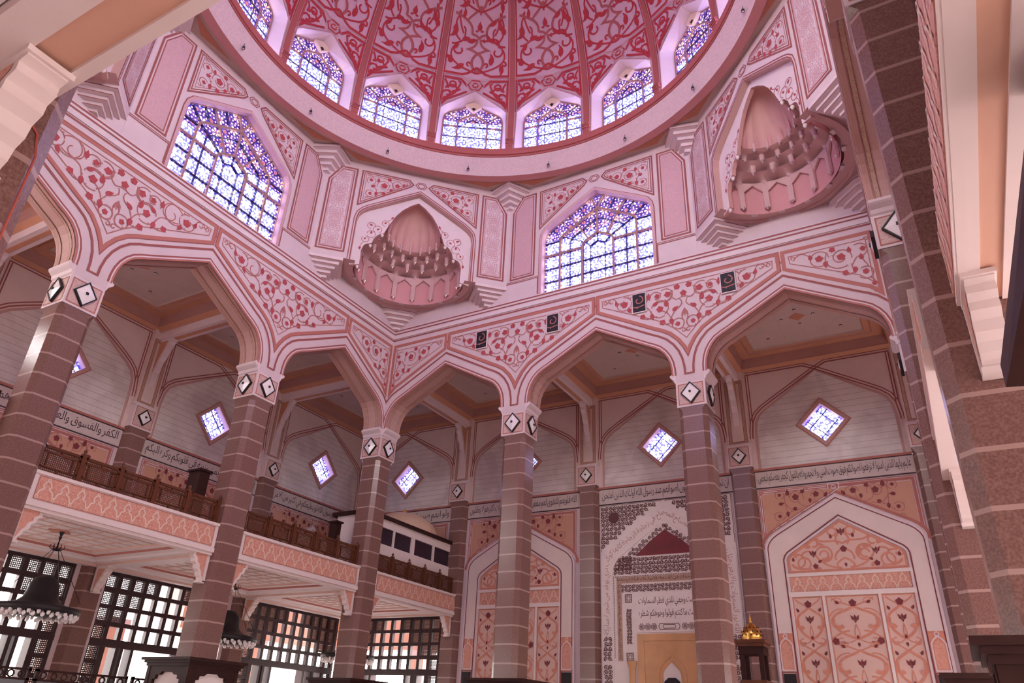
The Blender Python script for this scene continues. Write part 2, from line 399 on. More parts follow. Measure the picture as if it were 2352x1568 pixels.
# half of the vine that fills a spandrel between two arches (u from the column axis)
SP_LEAF=[(-.374,2.098,'b',.012,20),(-.329,2.081,'r',.017,10),(-.301,2.039,'b',.013,-150),(-.190,2.096,'b',.014,0),(-.227,1.980,'r',.013,40),(-.175,1.969,'b',.014,190),
 (-.143,2.087,'r',.012,15),(-.155,2.042,'b',.013,-60),(-.095,2.031,'b',.015,5),(-.085,2.084,'r',.015,20),(-.131,2.004,'r',.016,10),(-.049,1.988,'b',.014,-50),(-.120,1.921,'r',.014,40),(-.072,1.917,'b',.015,190),(-.040,1.895,'r',.011,15),(-.031,2.117,'r',.014,60)]
SP_VINE=[spiral(-.443,2.12,.013,.004,-90,270),bez((-.432,2.112),(-.42,2.14),(-.41,2.09),(-.395,2.115)),bez((-.425,2.125),(-.405,2.142),(-.385,2.14),(-.374,2.11)),
 circ(-.330,2.086,.042,10,-190),circ(-.330,2.086,.042,20,95),bez((-.374,2.09),(-.345,2.105),(-.35,2.09),(-.335,2.085)),
 spiral(-.243,2.079,.063,.016,150,-235,26)[0:27],circ(-.262,2.086,.052,60,-150,16),bez((-.291,2.055),(-.25,2.03),(-.2,2.06),(-.183,2.0)),bez((-.183,2.0),(-.18,1.985),(-.178,1.98),(-.175,1.975)),
 circ(-.131,2.012,.047,170,-60,14),circ(-.131,2.004,.049,180,300,8),spiral(-.148,2.085,.040,.012,200,-140,18),circ(-.098,2.083,.040,120,-80,12),bez((-.155,2.045),(-.13,2.055),(-.11,2.05),(-.095,2.035)),
 bez((-.095,2.045),(-.07,2.06),(-.06,2.075),(-.058,2.10)),circ(-.022,2.085,.045,150,250,8),bez((-.037,2.043),(-.02,2.045),(-.006,2.058),(0,2.05)),bez((-.02,2.04),(.0,2.02),(-.02,1.99),(-.045,1.985)),bez((-.05,1.985),(-.06,1.96),(-.075,1.95),(-.072,1.925)),
 circ(-.038,1.897,.032,190,-90,14),circ(-.038,1.897,.032,190,270,5),spiral(-.014,1.853,.014,.004,120,-200),bez((-.04,1.866),(-.02,1.86),(-.005,1.88),(-.008,1.91)),bez((-.008,1.91),(-.02,1.93),(-.018,1.945),(0,1.965)),
 bez((-.131,2.004),(-.11,1.98),(-.085,1.985),(-.072,1.93)),bez((-.175,1.965),(-.2,1.955),(-.215,1.96),(-.227,1.975)),bez((-.072,1.91),(-.09,1.9),(-.105,1.905),(-.12,1.92))]
HS_LEAF=[(.128,2.087,'r',.011,0),(.187,2.097,'b',.012,0),(.227,2.067,'r',.016,15),(.141,2.044,'b',.012,0),(.177,1.982,'b',.013,190),(.221,1.975,'r',.012,30),(.324,2.083,'r',.015,10),(.299,2.046,'b',.013,180),
 (.362,2.102,'b',.011,0),(.261,2.118,'r',.012,50),(.135,1.960,'r',.012,20),(.11,1.888,'r',.009,0)]
HS_VINE=[spiral(.443,2.12,.013,.004,270,-90),bez((.43,2.12),(.405,2.142),(.39,2.14),(.362,2.105)),circ(.322,2.083,.042,180,-150,16),spiral(.228,2.066,.05,.02,200,-150,20),circ(.235,2.07,.062,-120,40,12),
 circ(.145,2.085,.036,60,290,12),bez((.16,2.05),(.18,2.02),(.2,2.0),(.177,1.985)),circ(.135,1.955,.033,60,330,12),bez((.141,2.04),(.13,2.01),(.12,2.0),(.12,1.985)),spiral(.105,1.852,.014,.005,100,-200),bez((.12,1.925),(.1,1.9),(.09,1.88),(.1,1.86)),bez((.177,1.975),(.2,1.96),(.22,1.965),(.221,1.97)),spiral(.105,2.137,.012,.004,0,300)]
def leaves(mb,fr,L,f=1,d=.0024,mat='leaf_red',k=1.38):
    mb.use(mat)
    for x,z,t,s,r in L:
        if t=='r': rose(mb,fr,f*x,z,s*k,r*f,d)
        else: bud(mb,fr,f*x,z,s*k,r*f,d,.62)
def vines(mb,fr,V,f=1,w=.0052,d=.0014,mat='stem'):
    mb.use(mat)
    for k,P in enumerate(V):
        Q=[(f*a,b) for a,b in P]; e=d+.00003*k
        mb.stroke(fr,Q,w,e)
        m=Q[len(Q)//2]; bud(mb,fr,m[0]+.004*f,m[1]+.004,.0045,rot=40,d=e+.0006)

# ---------------------------------------------------------------- arabic lettering (joined forms)
FORMS={}
for cp in list(range(0xFE80,0xFEFD)):
    dcp=unicodedata.decomposition(chr(cp)).split()
    if dcp: FORMS.setdefault(tuple(int(x,16) for x in dcp[1:]),{})[dcp[0]]=chr(cp)
def shape(txt):
    T=[]; i=0
    while i<len(txt):
        if txt[i]=='\u0644' and i+1<len(txt) and (0x644,ord(txt[i+1])) in FORMS: T.append((0x644,ord(txt[i+1]))); i+=2
        else: T.append((ord(txt[i]),)); i+=1
    def two(k): return k in FORMS and '<initial>' in FORMS[k]
    out=''
    for i,k in enumerate(T):
        if k not in FORMS: out+=' ' if k==(32,) else ''.join(chr(c) for c in k); continue
        prev=i>0 and two(T[i-1]); nxt=two(k) and i+1<len(T) and T[i+1] in FORMS
        f='<medial>' if prev and nxt else '<final>' if prev else '<initial>' if nxt else '<isolated>'
        out+=FORMS[k].get(f) or FORMS[k].get('<isolated>')
    return out[::-1]
_tc={}
def text_mesh(txt,arabic=True):
    k=txt
    if k not in _tc:
        c=bpy.data.curves.new('lettering','FONT'); c.body=shape(txt) if arabic else txt; c.resolution_u=2; c.space_word=.55
        o=bpy.data.objects.new('lettering',c); col.objects.link(o); bpy.context.view_layer.update()
        m=o.to_mesh(); V=[(v.co.x,v.co.y) for v in m.vertices]; F=[tuple(p.vertices) for p in m.polygons]
        o.to_mesh_clear(); bpy.data.objects.remove(o); bpy.data.curves.remove(c); _tc[k]=(V,F)
    return _tc[k]
def letter(mb,mapf,txt,w,h,d=.002,arabic=True,stretch=True,reps=1):
    """put txt into a w x h box through mapf(x,y)->(u,z)"""
    V,F=text_mesh(txt,arabic)
    if not V: return
    x0=min(v[0] for v in V); x1=max(v[0] for v in V); y0=min(v[1] for v in V); y1=max(v[1] for v in V)
    sx=w/(x1-x0); sy=h/(y1-y0)
    for f in F: mb.face([mapf((V[i][0]-x0)*sx,(V[i][1]-y0)*sy,d) for i in f])

# ================================================================ floor and ground outside
mb=MB('carpet'); mb.poly(Flat(FLOOR),[(-.95,-4.5),(4.2,-4.5),(4.2,.95),(-.95,.95)],-0.0); mb.build('floor',kind='structure')
mb=MB('paving'); mb.poly(Flat(FLOOR-.02),[(-14,-14),(14,-14),(14,14),(-14,14)]); mb.build('floor_outside',kind='structure')

# ================================================================ columns
def chamf(s,c): return [(-s,-s+c),(-s+c,-s),(s-c,-s),(s,-s+c),(s,s-c),(s-c,s),(-s+c,s),(-s,s-c)]
FACES=((0,-1),(1,0),(0,1),(-1,0))
def make_column(x,y,label,zt=1.43,s=.07,mat='granite',group='stone columns of the square arcade'):
    t=thing('stone_column',label,'column',(x,y,FLOOR),group)
    mb=MB(mat); lv=[(FLOOR,s,.022),(zt-.055,s,.022),(zt-.02,s,.022),(zt,s,.006)]
    for (z0,s0,c0),(z1,s1,c1) in zip(lv,lv[1:]):
        A=chamf(s0,c0); B=chamf(s1,c1)
        for i in range(8):
            j=(i+1)%8; mb.face([(x+A[i][0],y+A[i][1],z0),(x+A[j][0],y+A[j][1],z0),(x+B[j][0],y+B[j][1],z1),(x+B[i][0],y+B[i][1],z1)])
    mb.build('shaft',t)
    k=s+.003; mb=MB('band_light'); mb.box(x-k,x+k,y-k,y+k,zt,zt+.13)
    for nx,ny in FACES:
        fr=Fr((x+nx*k,y+ny*k,0),(-ny,nx),(nx,ny)); q=k-.012
        R=[(-q,zt+.012),(q,zt+.012),(q,zt+.118),(-q,zt+.118)]
        mb.use('carved_peach'); mb.poly(fr,R,.0006); mb.use('line_terracotta'); mb.stroke(fr,R,.005,.0014,True)
        mb.stroke(fr,[(-.02,zt+.06),(-.035,zt+.075)],.003,.0014)
    mb.build('capital',t)
    return t
# the grid of the hall: x = 0..3 along the prayer wall, y = 0..-3 along the gallery
INNER=[(0,0,'pink granite corner column where the two arcades meet, below the corner niche'),
 (1,0,'pink granite column in front of the left blind arch panel'),
 (2,0,'pink granite column in front of the calligraphy covered prayer niche'),
 (3,0,'farthest granite column on the right, between the right blind arch and the shaded column'),
 (0,-1,'pink granite column between the two gallery balconies'),
 (0,-2,'thick pink granite column at the far left, left end of the first gallery balcony'),
 (3,-1,'granite column seen edge on with a deep shaded side, before the near right column')]
COLS={}
for x,y,l in INNER: COLS[x,y]=make_column(x,y,l)
COLS['R']=make_column(3.037,-2.0,'near granite column on the right carrying the white scrolled bracket',mat='granite_near')
COLS['L']=make_column(1.965,-3.088,'near granite column at the upper left edge with a thin red cable running down it',mat='granite_left')
make_column(0,-3,'granite column beyond the left edge at the far end of the gallery')

# ================================================================ arcades
HALF=[(.089,1.605),(.090,1.64),(.096,1.678),(.108,1.712),(.126,1.742),(.150,1.768),(.180,1.787),(.212,1.803),(.5,1.962)]
def opening(i): # left foot to right foot of arch between columns i and i+1
    return [(i+a,b) for a,b in HALF]+[(i+1-a,b) for a,b in HALF[::-1][1:]]
def halfoff(o): return offs([(a,b) for a,b in HALF]+[(1-a,b) for a,b in HALF[::-1][1:]],o)[:len(HALF)]
def wall_lines(mb,fr,L):
    mb.use('line_red')
    for P,w,c in L: mb.stroke(fr,P,w,.0014,c)
def full_spandrel(mb,fr,u,f=(1,-1)):
    H=halfoff(.103); H=[q for q in H if q[0]>0]
    tip=(0,1.722)
    side=[tip]+H[:-1]+[(.487,H[-1][1]-.008),(.487,2.170)]
    P=side+[(-a,b) for a,b in side[::-1][:-1]]
    P=shift(P,u)
    mb.use('line_terracotta'); mb.stroke(fr,P,.021,.0016,True,.001)
    mb.use('line_red'); mb.stroke(fr,offs(P,-.0085,True),.004,.0022,True)
    G=[(0,1.807),(.06,1.873),(.12,1.925),(.165,1.95),(.457,2.096),(.461,2.137)]
    P=G+[(-a,b) for a,b in G[::-1][:-1]]
    mb.use('stem'); mb.stroke(fr,shift(P,u),.0045,.0014,True)
    F=fr.sh(u)
    for s in f: leaves(mb,F,SP_LEAF,s); vines(mb,F,SP_VINE,s)
    mb.use('leaf_red'); rose(mb,F,0,2.072,.020,0,.0024); 
    mb.use('stem'); mb.poly(F,[(0,1.985),(-.016,1.96),(-.02,1.935),(-.006,1.95),(0,1.93),(.006,1.95),(.02,1.935),(.016,1.96)],.0014)
def half_spandrel(mb,fr,u,s,edge=.018):
    H=[q for q in halfoff(.103) if q[0]>.09]
    e=.07+edge
    side=[(e,1.80)]+H[:-1]+[(.487,H[-1][1]-.008),(.487,2.170),(e,2.170)]
    side[0]=(e,H[0][1]-.045)
    P=[(u+s*a,b) for a,b in side]
    mb.use('line_terracotta'); mb.stroke(fr,P,.019,.0016,True,.001)
    G=[(e+.022,H[0][1]+.02),(.165,1.95),(.457,2.096),(.461,2.137),(e+.022,2.137)]
    mb.use('stem'); mb.stroke(fr,[(u+s*a,b) for a,b in G],.0045,.0014,True)
    F=fr.sh(u); leaves(mb,F,HS_LEAF,s); vines(mb,F,HS_VINE,s)
def arcade(name,fr,corner0=True,corner1=True,ornament=True):
    P=[(-.07,2.225),(-.07,1.56),(.07,1.56),(.07,1.60)]
    for i in range(3):
        P+=opening(i)+[(i+.93,1.60),(i+.93,1.56),(i+1.07,1.56)]
        if i<2: P+=[(i+1.07,1.60)]
    P=P+[(3.07,2.225)]
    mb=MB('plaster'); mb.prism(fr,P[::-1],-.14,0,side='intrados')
    # cornice
    mb.use('band_light'); mb.rect(fr,-.07,3.07,2.225,2.292,-.14,.006)
    u0,u1=-.07,3.07
    wall_lines(mb,fr.sh(0,.006),[([(u0,2.281),(u1,2.281)],.009,False),([(u0,2.259),(u1,2.259)],.009,False)])
    wall_lines(mb,fr,[([(u0,2.2145),(u1,2.2145)],.010,False)])
    for i in range(3):
        O=opening(i)
        mb.use('line_terracotta'); mb.stroke(fr,offs(O,.004),.008,.002,False,.002)
        mb.use('band_light'); mb.stroke(fr,offs(O,.0115),.006,.003,False,.003)
        mb.use('line_red'); mb.stroke(fr,offs(O,.0185),.009,.002,False,.002)
        L2=offs(O,.0675); mb.stroke(fr,L2,.0115,.0016)
        # soffit mouldings inside the arch thickness
        for dd,ww,m in ((-.012,.016,'intrados_rim'),(-.122,.014,'intrados_rim'),(-.033,.013,'carved_brown'),(-.107,.013,'carved_brown'),(-.025,.002,'line_red'),(-.041,.002,'line_red'),(-.099,.002,'line_red')):
            mb.use(m); I=offs(O,-.003)
            for a,b in zip(I,I[1:]): mb.face([fr.p(*a,dd-ww/2),fr.p(*b,dd-ww/2),fr.p(*b,dd+ww/2),fr.p(*a,dd+ww/2)])
    for i in range(4):
        mb.use('line_red')
        if 0<i<3: mb.stroke(fr,[(i-.0215,1.612),(i-.0215,1.607),(i+.0215,1.607),(i+.0215,1.612)],.009,.0016)
        # little scrolled imposts on both sides of the pier
        mb.use('band_light')
        for s in ((1,) if i==0 else (-1,) if i==3 else (-1,1)):
            Q=[(.07,1.558),(.078,1.566),(.082,1.580),(.096,1.592),(.101,1.598),(.101,1.607),(.07,1.607)]
            mb.prism(fr,[(i+s*a,b) for a,b in Q][::s],-.141,.001)
            mb.rect(fr,min(i+s*.07,i+s*.095),max(i+s*.07,i+s*.095),1.607,1.613,-.138,-.002)
    if ornament:
        for i in (1,2): full_spandrel(mb,fr,i)
        half_spandrel(mb,fr,0,1); half_spandrel(mb,fr,3,-1)
    for i in range(3):
        mb.use('line_terracotta'); mb.rect(fr,i+.494,i+.506,2.112,2.124,0,.002)
    return mb.build(name,kind='structure')
AN=FN(-.07)
AW=Fr((.07,-3,0),(0,1),(1,0))
AE=Fr((2.93,0,0),(0,-1),(-1,0))
arcade('wall_north_arcade',AN)
arcade('wall_west_arcade',AW)
arcade('wall_east_arcade',AE)
arcade('wall_south_arcade',Fr((3.0,-2.93,0),(-1,0),(0,1)),ornament=False)
# carved panel strips on the reveal faces of the east piers are part of that arcade's ends

# black loudspeaker panels let into the north spandrels
def spk(u,l):
    t=thing('loudspeaker',l,'speaker',(u,-.07,2.02),'rectangular loudspeakers in the arcade spandrels')
    F=AN.sh(u)
    mb=MB('black'); mb.rect(F,-.034,.034,2.017,2.125,.0015,.012); mb.build('cabinet',t)
    mb=MB('band_light'); R=[(-.038,2.012),(.038,2.012),(.038,2.128),(-.038,2.128)]
    mb.stroke(F,R,.005,.010,True,.009); mb.build('frame',t)
    mb=MB('stem'); mb.stroke(F,spiral(.0,2.082,.028,.010,80,-250,16),.006,.0135); mb.stroke(F,bez((-.032,2.045),(-.01,2.035),(.01,2.045),(.034,2.048)),.006,.0135)
    bud(mb,F,-.01,2.036,.005,d=.0135); mb.build('painted_scroll',t)
for u,l in ((.757,'leftmost dark loudspeaker panel in the spandrel left of the second column'),(1.236,'dark loudspeaker panel between the second column and the middle arch'),
            (1.757,'dark loudspeaker panel left of the third column in the spandrel'),(2.236,'dark loudspeaker panel nearest the right arch of the prayer wall arcade')): spk(u,l)

# ================================================================ white diamond lamps on the capitals
def lamp(x,y,nx,ny,k,l,z=1.498,s=.052,g='diamond lamps on the column capitals'):
    b=(x+nx*k,y+ny*k,z)
    t=thing('wall_lamp',l,'lamp',b,g)
    fr=Fr((x+nx*k,y+ny*k,0),(-ny,nx),(nx,ny))
    D=[(0,z-s),(s*.86,z),(0,z+s),(-s*.86,z)]
    mb=MB('black'); mb.stroke(fr,offs(D,-.001,True),.0052,.012,True,.012); mb.build('rim',t)
    mb=MB('glass_bulb')
    for i in range(4):
        a=D[i]; c=D[(i+1)%4]; mb.face([fr.p(*a,.009),fr.p(*c,.009),fr.p(0,z,.018)])
    mb.build('shade',t)
    mb=MB('black'); mb.rect(fr,-.005,.005,z-.004,z+.006,.015,.022); mb.build('knob',t)
    return t
k=.0735
NM={(0,0):'corner column',(1,0):'column before the left blind arch',(2,0):'column before the prayer niche',(3,0):'farthest right column',(0,-1):'column between the balconies',(0,-2):'far left column',(3,-1):'shaded right column'}
for (x,y),n in NM.items():
    F=[(0,-1,'short' if 0 else 'camera side')]
    if x<3: F.append((1,0,'right hand side'))
    else: F.append((-1,0,'left hand side'))
    for nx,ny,w in F: lamp(x,y,nx,ny,k,'white diamond lamp on the %s, %s'%(n,w))

# ================================================================ octagon above the arcades
CX,CY=1.5,-1.5
def octfr(k):
    a=math.radians(45*k); dx,dy=math.cos(a),math.sin(a)
    return Fr((CX+dx*1.43,CY+dy*1.43,0),(dy,-dx),(-dx,-dy))
HO=.5935
WIN=[(.350,2.294),(.350,2.68),(.343,2.722),(.322,2.757),(.290,2.778),(0,2.945)]
def symm(P): # right foot up over apex down to left foot
    return P+[(-a,b) for a,b in P[::-1][1:]]
NIC=[(.357,2.40),(.357,2.70),(.348,2.742),(.325,2.772),(.295,2.795),(0,2.972)]
OCT_LEAF=[(-.310,2.994,'r',.010,0),(-.265,3.002,'b',.012,0),(-.225,2.967,'r',.018,0),(-.197,3.022,'r',.012,60),(-.181,2.942,'b',.012,180),(-.145,2.985,'r',.014,0),(-.106,3.003,'b',.010,0),(-.293,2.951,'b',.012,-60),(-.222,2.906,'r',.012,40),(-.269,2.895,'b',.013,180),(-.305,2.889,'r',.010,0)]
OCT_VINE=[circ(-.308,2.99,.028,-60,240,10),spiral(-.226,2.966,.045,.022,200,-170,18),circ(-.226,2.966,.058,100,-40,8),circ(-.145,2.988,.033,190,-170,14),circ(-.306,2.89,.026,40,300,10),bez((-.29,2.965),(-.28,2.93),(-.26,2.92),(-.269,2.9)),bez((-.269,2.9),(-.25,2.91),(-.235,2.92),(-.222,2.908)),spiral(-.325,2.86,.012,.004,90,-200),spiral(-.325,3.03,.01,.004,0,300),bez((-.106,3.0),(-.09,3.02),(-.085,3.0),(-.078,3.012))]
def chev(mb,tri,z1,z0,n=5,conv=None,mats=('band_light','plaster')):
    """stepped corbel: plan polygons shrinking toward point conv"""
    for i in range(n):
        k=1-i/n; zt=z1-(z1-z0)*i/n; zb=z1-(z1-z0)*(i+1)/n
        Q=[(conv[0]+(a-conv[0])*k,conv[1]+(b-conv[1])*k) for a,b in tri]
        mb.use(mats[0]); F=Flat(0)
        m=len(Q)
        mb.poly(Fr2(zb),Q)
        for j in range(m):
            a=Q[j]; b=Q[(j+1)%m]; mb.use(mats[0]); mb.face([(a[0],a[1],zb),(b[0],b[1],zb),(b[0],b[1],zt),(a[0],a[1],zt)])
            # thin painted line at the foot of each step
            dx,dy=b[0]-a[0],b[1]-a[1]; L=math.hypot(dx,dy) or 1
            nx,ny=dy/L*.0008,-dx/L*.0008
            mb.use('line_red')
            for sg in (1,-1): mb.face([(a[0]+sg*nx,a[1]+sg*ny,zb),(b[0]+sg*nx,b[1]+sg*ny,zb),(b[0]+sg*nx,b[1]+sg*ny,zb+.0035),(a[0]+sg*nx,a[1]+sg*ny,zb+.0035)])
class Fr2(Fr):
    def __init__(s,z): s.zz=z
    def p(s,u,z,d=0.0): return (u,z,s.zz)
def star_fret(mb,fr,u0,u1,z0,z1,P):
    mb.use('band_light'); R=[(u0,z0),(u1,z0),(u1,z1-.05),(u1-.03*(1 if abs(u1)>abs(u0) else 0),z1),(u0+.03*(0 if abs(u1)>abs(u0) else 1),z1),(u0,z1-.05)]
    mb.poly(fr,R,.0012)
    mb.use('plaster_pink'); uc=(u0+u1)/2; n=3; H=(z1-z0)/n
    def st(Q,w=.0042):
        for q,r in zip(Q,Q[1:]):
            if inside(R,*q) and inside(R,*r): mb.stroke(fr,[q,r],w,.0019)
    C=[(uc,z0+H*(j+.5)) for j in range(n)]+[(u,z0+H*j) for u in (u0,u1) for j in range(n+1)]
    for cx,cz in C:
        def pt(r,t): return (cx+r*math.cos(t),cz+r*math.sin(t))
        for k in range(10):
            a=2*PI*k/10; e=PI/10
            st([pt(.012,a),pt(.012,a+2*e)],.0024); st([pt(.012,a),pt(.026,a)]); st([pt(.026,a),pt(.040,a+e),pt(.026,a+2*e)]); st([pt(.040,a+e),pt(.052,a+e*.35)]); st([pt(.040,a+e),pt(.052,a+e*1.65)])
            st([pt(.052,a+e*.35),pt(.066,a+e),pt(.052,a+e*1.65)]); st([pt(.052,a+e*.35),pt(.052,a-e*.35)]); st([pt(.066,a+e),pt(.086,a+e)]) ; st([pt(.060,a),pt(.075,a+e*.4),pt(.088,a)]); st([pt(.060,a),pt(.075,a-e*.4),pt(.088,a)])
def oct_common(mb,fr,arch,niche):
    """painted panels of one octagon side"""
    zb=2.445
    for s in (-1,1):
        P=[(s*.405,3.066),(s*.405,zb),(s*.565,zb),(s*.565,2.955),(s*.50,3.066)]
        if s<0: P=P[::-1]
        mb.use('line_red'); mb.stroke(fr,P,.011,.0014,True)
        Q=offs(P,.016*(1),True); 
        if not inside(P,*Q[0]): Q=offs(P,-.016,True)
        mb.stroke(fr,Q,.006,.0014,True)
        mb.use('plaster_pink'); mb.poly(fr,offs(Q,0,True),.0007)
        if niche:
            us=sorted((s*.435,s*.538)); mb.use('line_red'); star_fret(mb,fr,us[0],us[1],2.475,3.04,Q)
        # spandrel panels
        A=[(a,b) for a,b in arch if a>=0]; OA=offs(symm(arch),.036)
        H=[q for q in OA if q[0]>.055 and q[1]>2.6]
        e=.372
        loop=[(e,H[0][1]+.0),(e,3.066),(.075,3.066),(.052,3.04),(.062,3.012)]
        body=sorted([q for q in H if q[0]<e-.03 and q[1]>(2.80 if not niche else 2.82)],key=lambda q:q[0])
        loop=[(e,2.775 if not niche else 2.80)]+[(e,3.066),(.078,3.066),(.05,3.035),(.07,3.006 if not niche else 3.012)]+body
        loop=[(s*a,b) for a,b in loop]
        mb.use('line_red'); mb.stroke(fr,loop,.0095,.0014,True)
        c=(sum(q[0] for q in loop)/len(loop),sum(q[1] for q in loop)/len(loop))
        for k,w in ((.013,.006),(.026,.003)):
            Z=offs(loop,k,True)
            if not inside(loop,*Z[1]): Z=offs(loop,-k,True)
            mb.use('line_red' if w>.003 else 'stem'); mb.stroke(fr,Z,w,.0014,True)
        F=fr.sh(.004*s); dz=0.012 if niche else 0.004
        leaves(mb,F.sh(0,0,dz),OCT_LEAF,-s,k=1.3); vines(mb,F.sh(0,0,dz),OCT_VINE,-s,.0038)
    # hexagon knot above the apex
    for k in (1.0,.62):
        mb.use('line_red'); mb.stroke(fr,[(-.036*k,3.038),(-.018*k,3.038+.024*k),(.018*k,3.038+.024*k),(.036*k,3.038),(.018*k,3.038-.024*k),(-.018*k,3.038-.024*k)],.005,.0016,True)
    mb.use('line_red')
    for o,w in ((.006,.008),(.020,.006)):
        mb.stroke(fr,offs(symm(arch),-o if offs(symm(arch),o)[5][1]<arch[-1][1] else o),w,.0014)
def dir_out(arch,o): # offset outwards from an opening given right foot -> left foot
    return offs(symm(arch),-o) if offs(symm(arch),-o)[len(arch)-1][1]>arch[-1][1] else offs(symm(arch),o)
def oct_window_side(k,wn):
    fr=octfr(k)
    mb=MB('plaster')
    O=symm(WIN)
    P=[(HO,2.285),(HO,3.125),(-HO,3.125),(-HO,2.285)]+O[::-1]
    mb.prism(fr,P[::-1],-.075,0,side='plaster_pink')
    oct_common(mb,fr,WIN,False)
    mb.use('line_red'); 
    for s in (-1,1):
        mb.stroke(fr,[(s*HO,2.418),(s*.376,2.418),(s*.376,2.30)],.006,.0014); mb.stroke(fr,[(s*HO,2.428),(s*.366,2.428),(s*.366,2.30)],.004,.0014)
    mb.use('plaster_pink'); mb.stroke(fr,dir_out(WIN,.009),.018,.005,False,.005)
    mb.build('wall_octagon',kind='structure')
    # window
    w=struct('window_%d'%wn,(fr.O[0],fr.O[1],2.29))
    F=fr.sh(0,-.045)
    mb=MB('stained_glass'); mb.poly(F,O); mb.build('window_glass',w)
    mb=MB('mullion')
    I1=[(.246,2.294),(.246,2.655),(.238,2.69),(.215,2.712),(0,2.837)]
    I2=[(.099,2.294),(.099,2.588),(.092,2.604),(.075,2.617),(0,2.658)]
    T1=[(.180,2.294),(.180,2.64),(.165,2.668),(0,2.762)]; T2=[(.046,2.294),(.046,2.572),(0,2.597)]
    mb.stroke(F,dir_out([(a,b) for a,b in WIN],-.004),.012,.012,False,.02)
    for Q,wd in ((I1,.0115),(I2,.0105)): mb.stroke(F,symm(Q),wd,.012,False,.02)
    for s in (-1,1):
        mb.stroke(F,[(s*.350,2.577),(s*.099,2.577)],.010,.011,False,.02)
        mb.stroke(F,[(0,2.837),(s*.040,2.925)],.009,.011,False,.02); mb.stroke(F,[(s*.058,2.628),(s*.134,2.758)],.009,.011,False,.02); mb.stroke(F,[(s*.134,2.758),(s*.182,2.842)],.009,.011,False,.02)
    mb.stroke(F,[(0,2.658),(0,2.837)],.010,.011,False,.02)
    mb.build('window_frame',w)
    mb=MB('lead')
    for Q in (T1,T2): mb.stroke(F,symm(Q),.0045,.008,False,.014)
    for s in (-1,1):
        for z in (2.387,2.48,2.672): mb.stroke(F,[(s*.350,z),(s*.246,z)],.0045,.008,False,.014)
        for z in (2.387,2.48): mb.stroke(F,[(s*.246,z),(s*.0,z)],.0045,.008,False,.014)
        mb.stroke(F,[(s*.246,2.577),(s*.246,2.655)],.004,.008)
        mb.stroke(F,[(s*.3,2.765),(s*.235,2.698)],.004,.008,False,.014); mb.stroke(F,[(s*.235,2.698),(s*.085,2.610)],.004,.008,False,.014)
        mb.stroke(F,[(s*.235,2.812),(s*.19,2.735)],.004,.008,False,.014); mb.stroke(F,[(s*.115,2.88),(s*.075,2.80)],.004,.008,False,.014)
        mb.stroke(F,[(s*.085,2.61),(s*.046,2.572)],.004,.008,False,.014)
    mb.stroke(F,[(0,2.597),(0,2.658)],.004,.008,False,.014)
    mb.build('window_leading',w)
SCAL=[(.305,2.40),(.306,2.50),(.298,2.535),(.285,2.552),(.262,2.560),(.250,2.566),(.243,2.60),(.225,2.628),(.205,2.645),(.188,2.652),(.178,2.68),(.165,2.715),(.152,2.745),(.128,2.80),(.095,2.85),(.05,2.895),(0,2.93)]
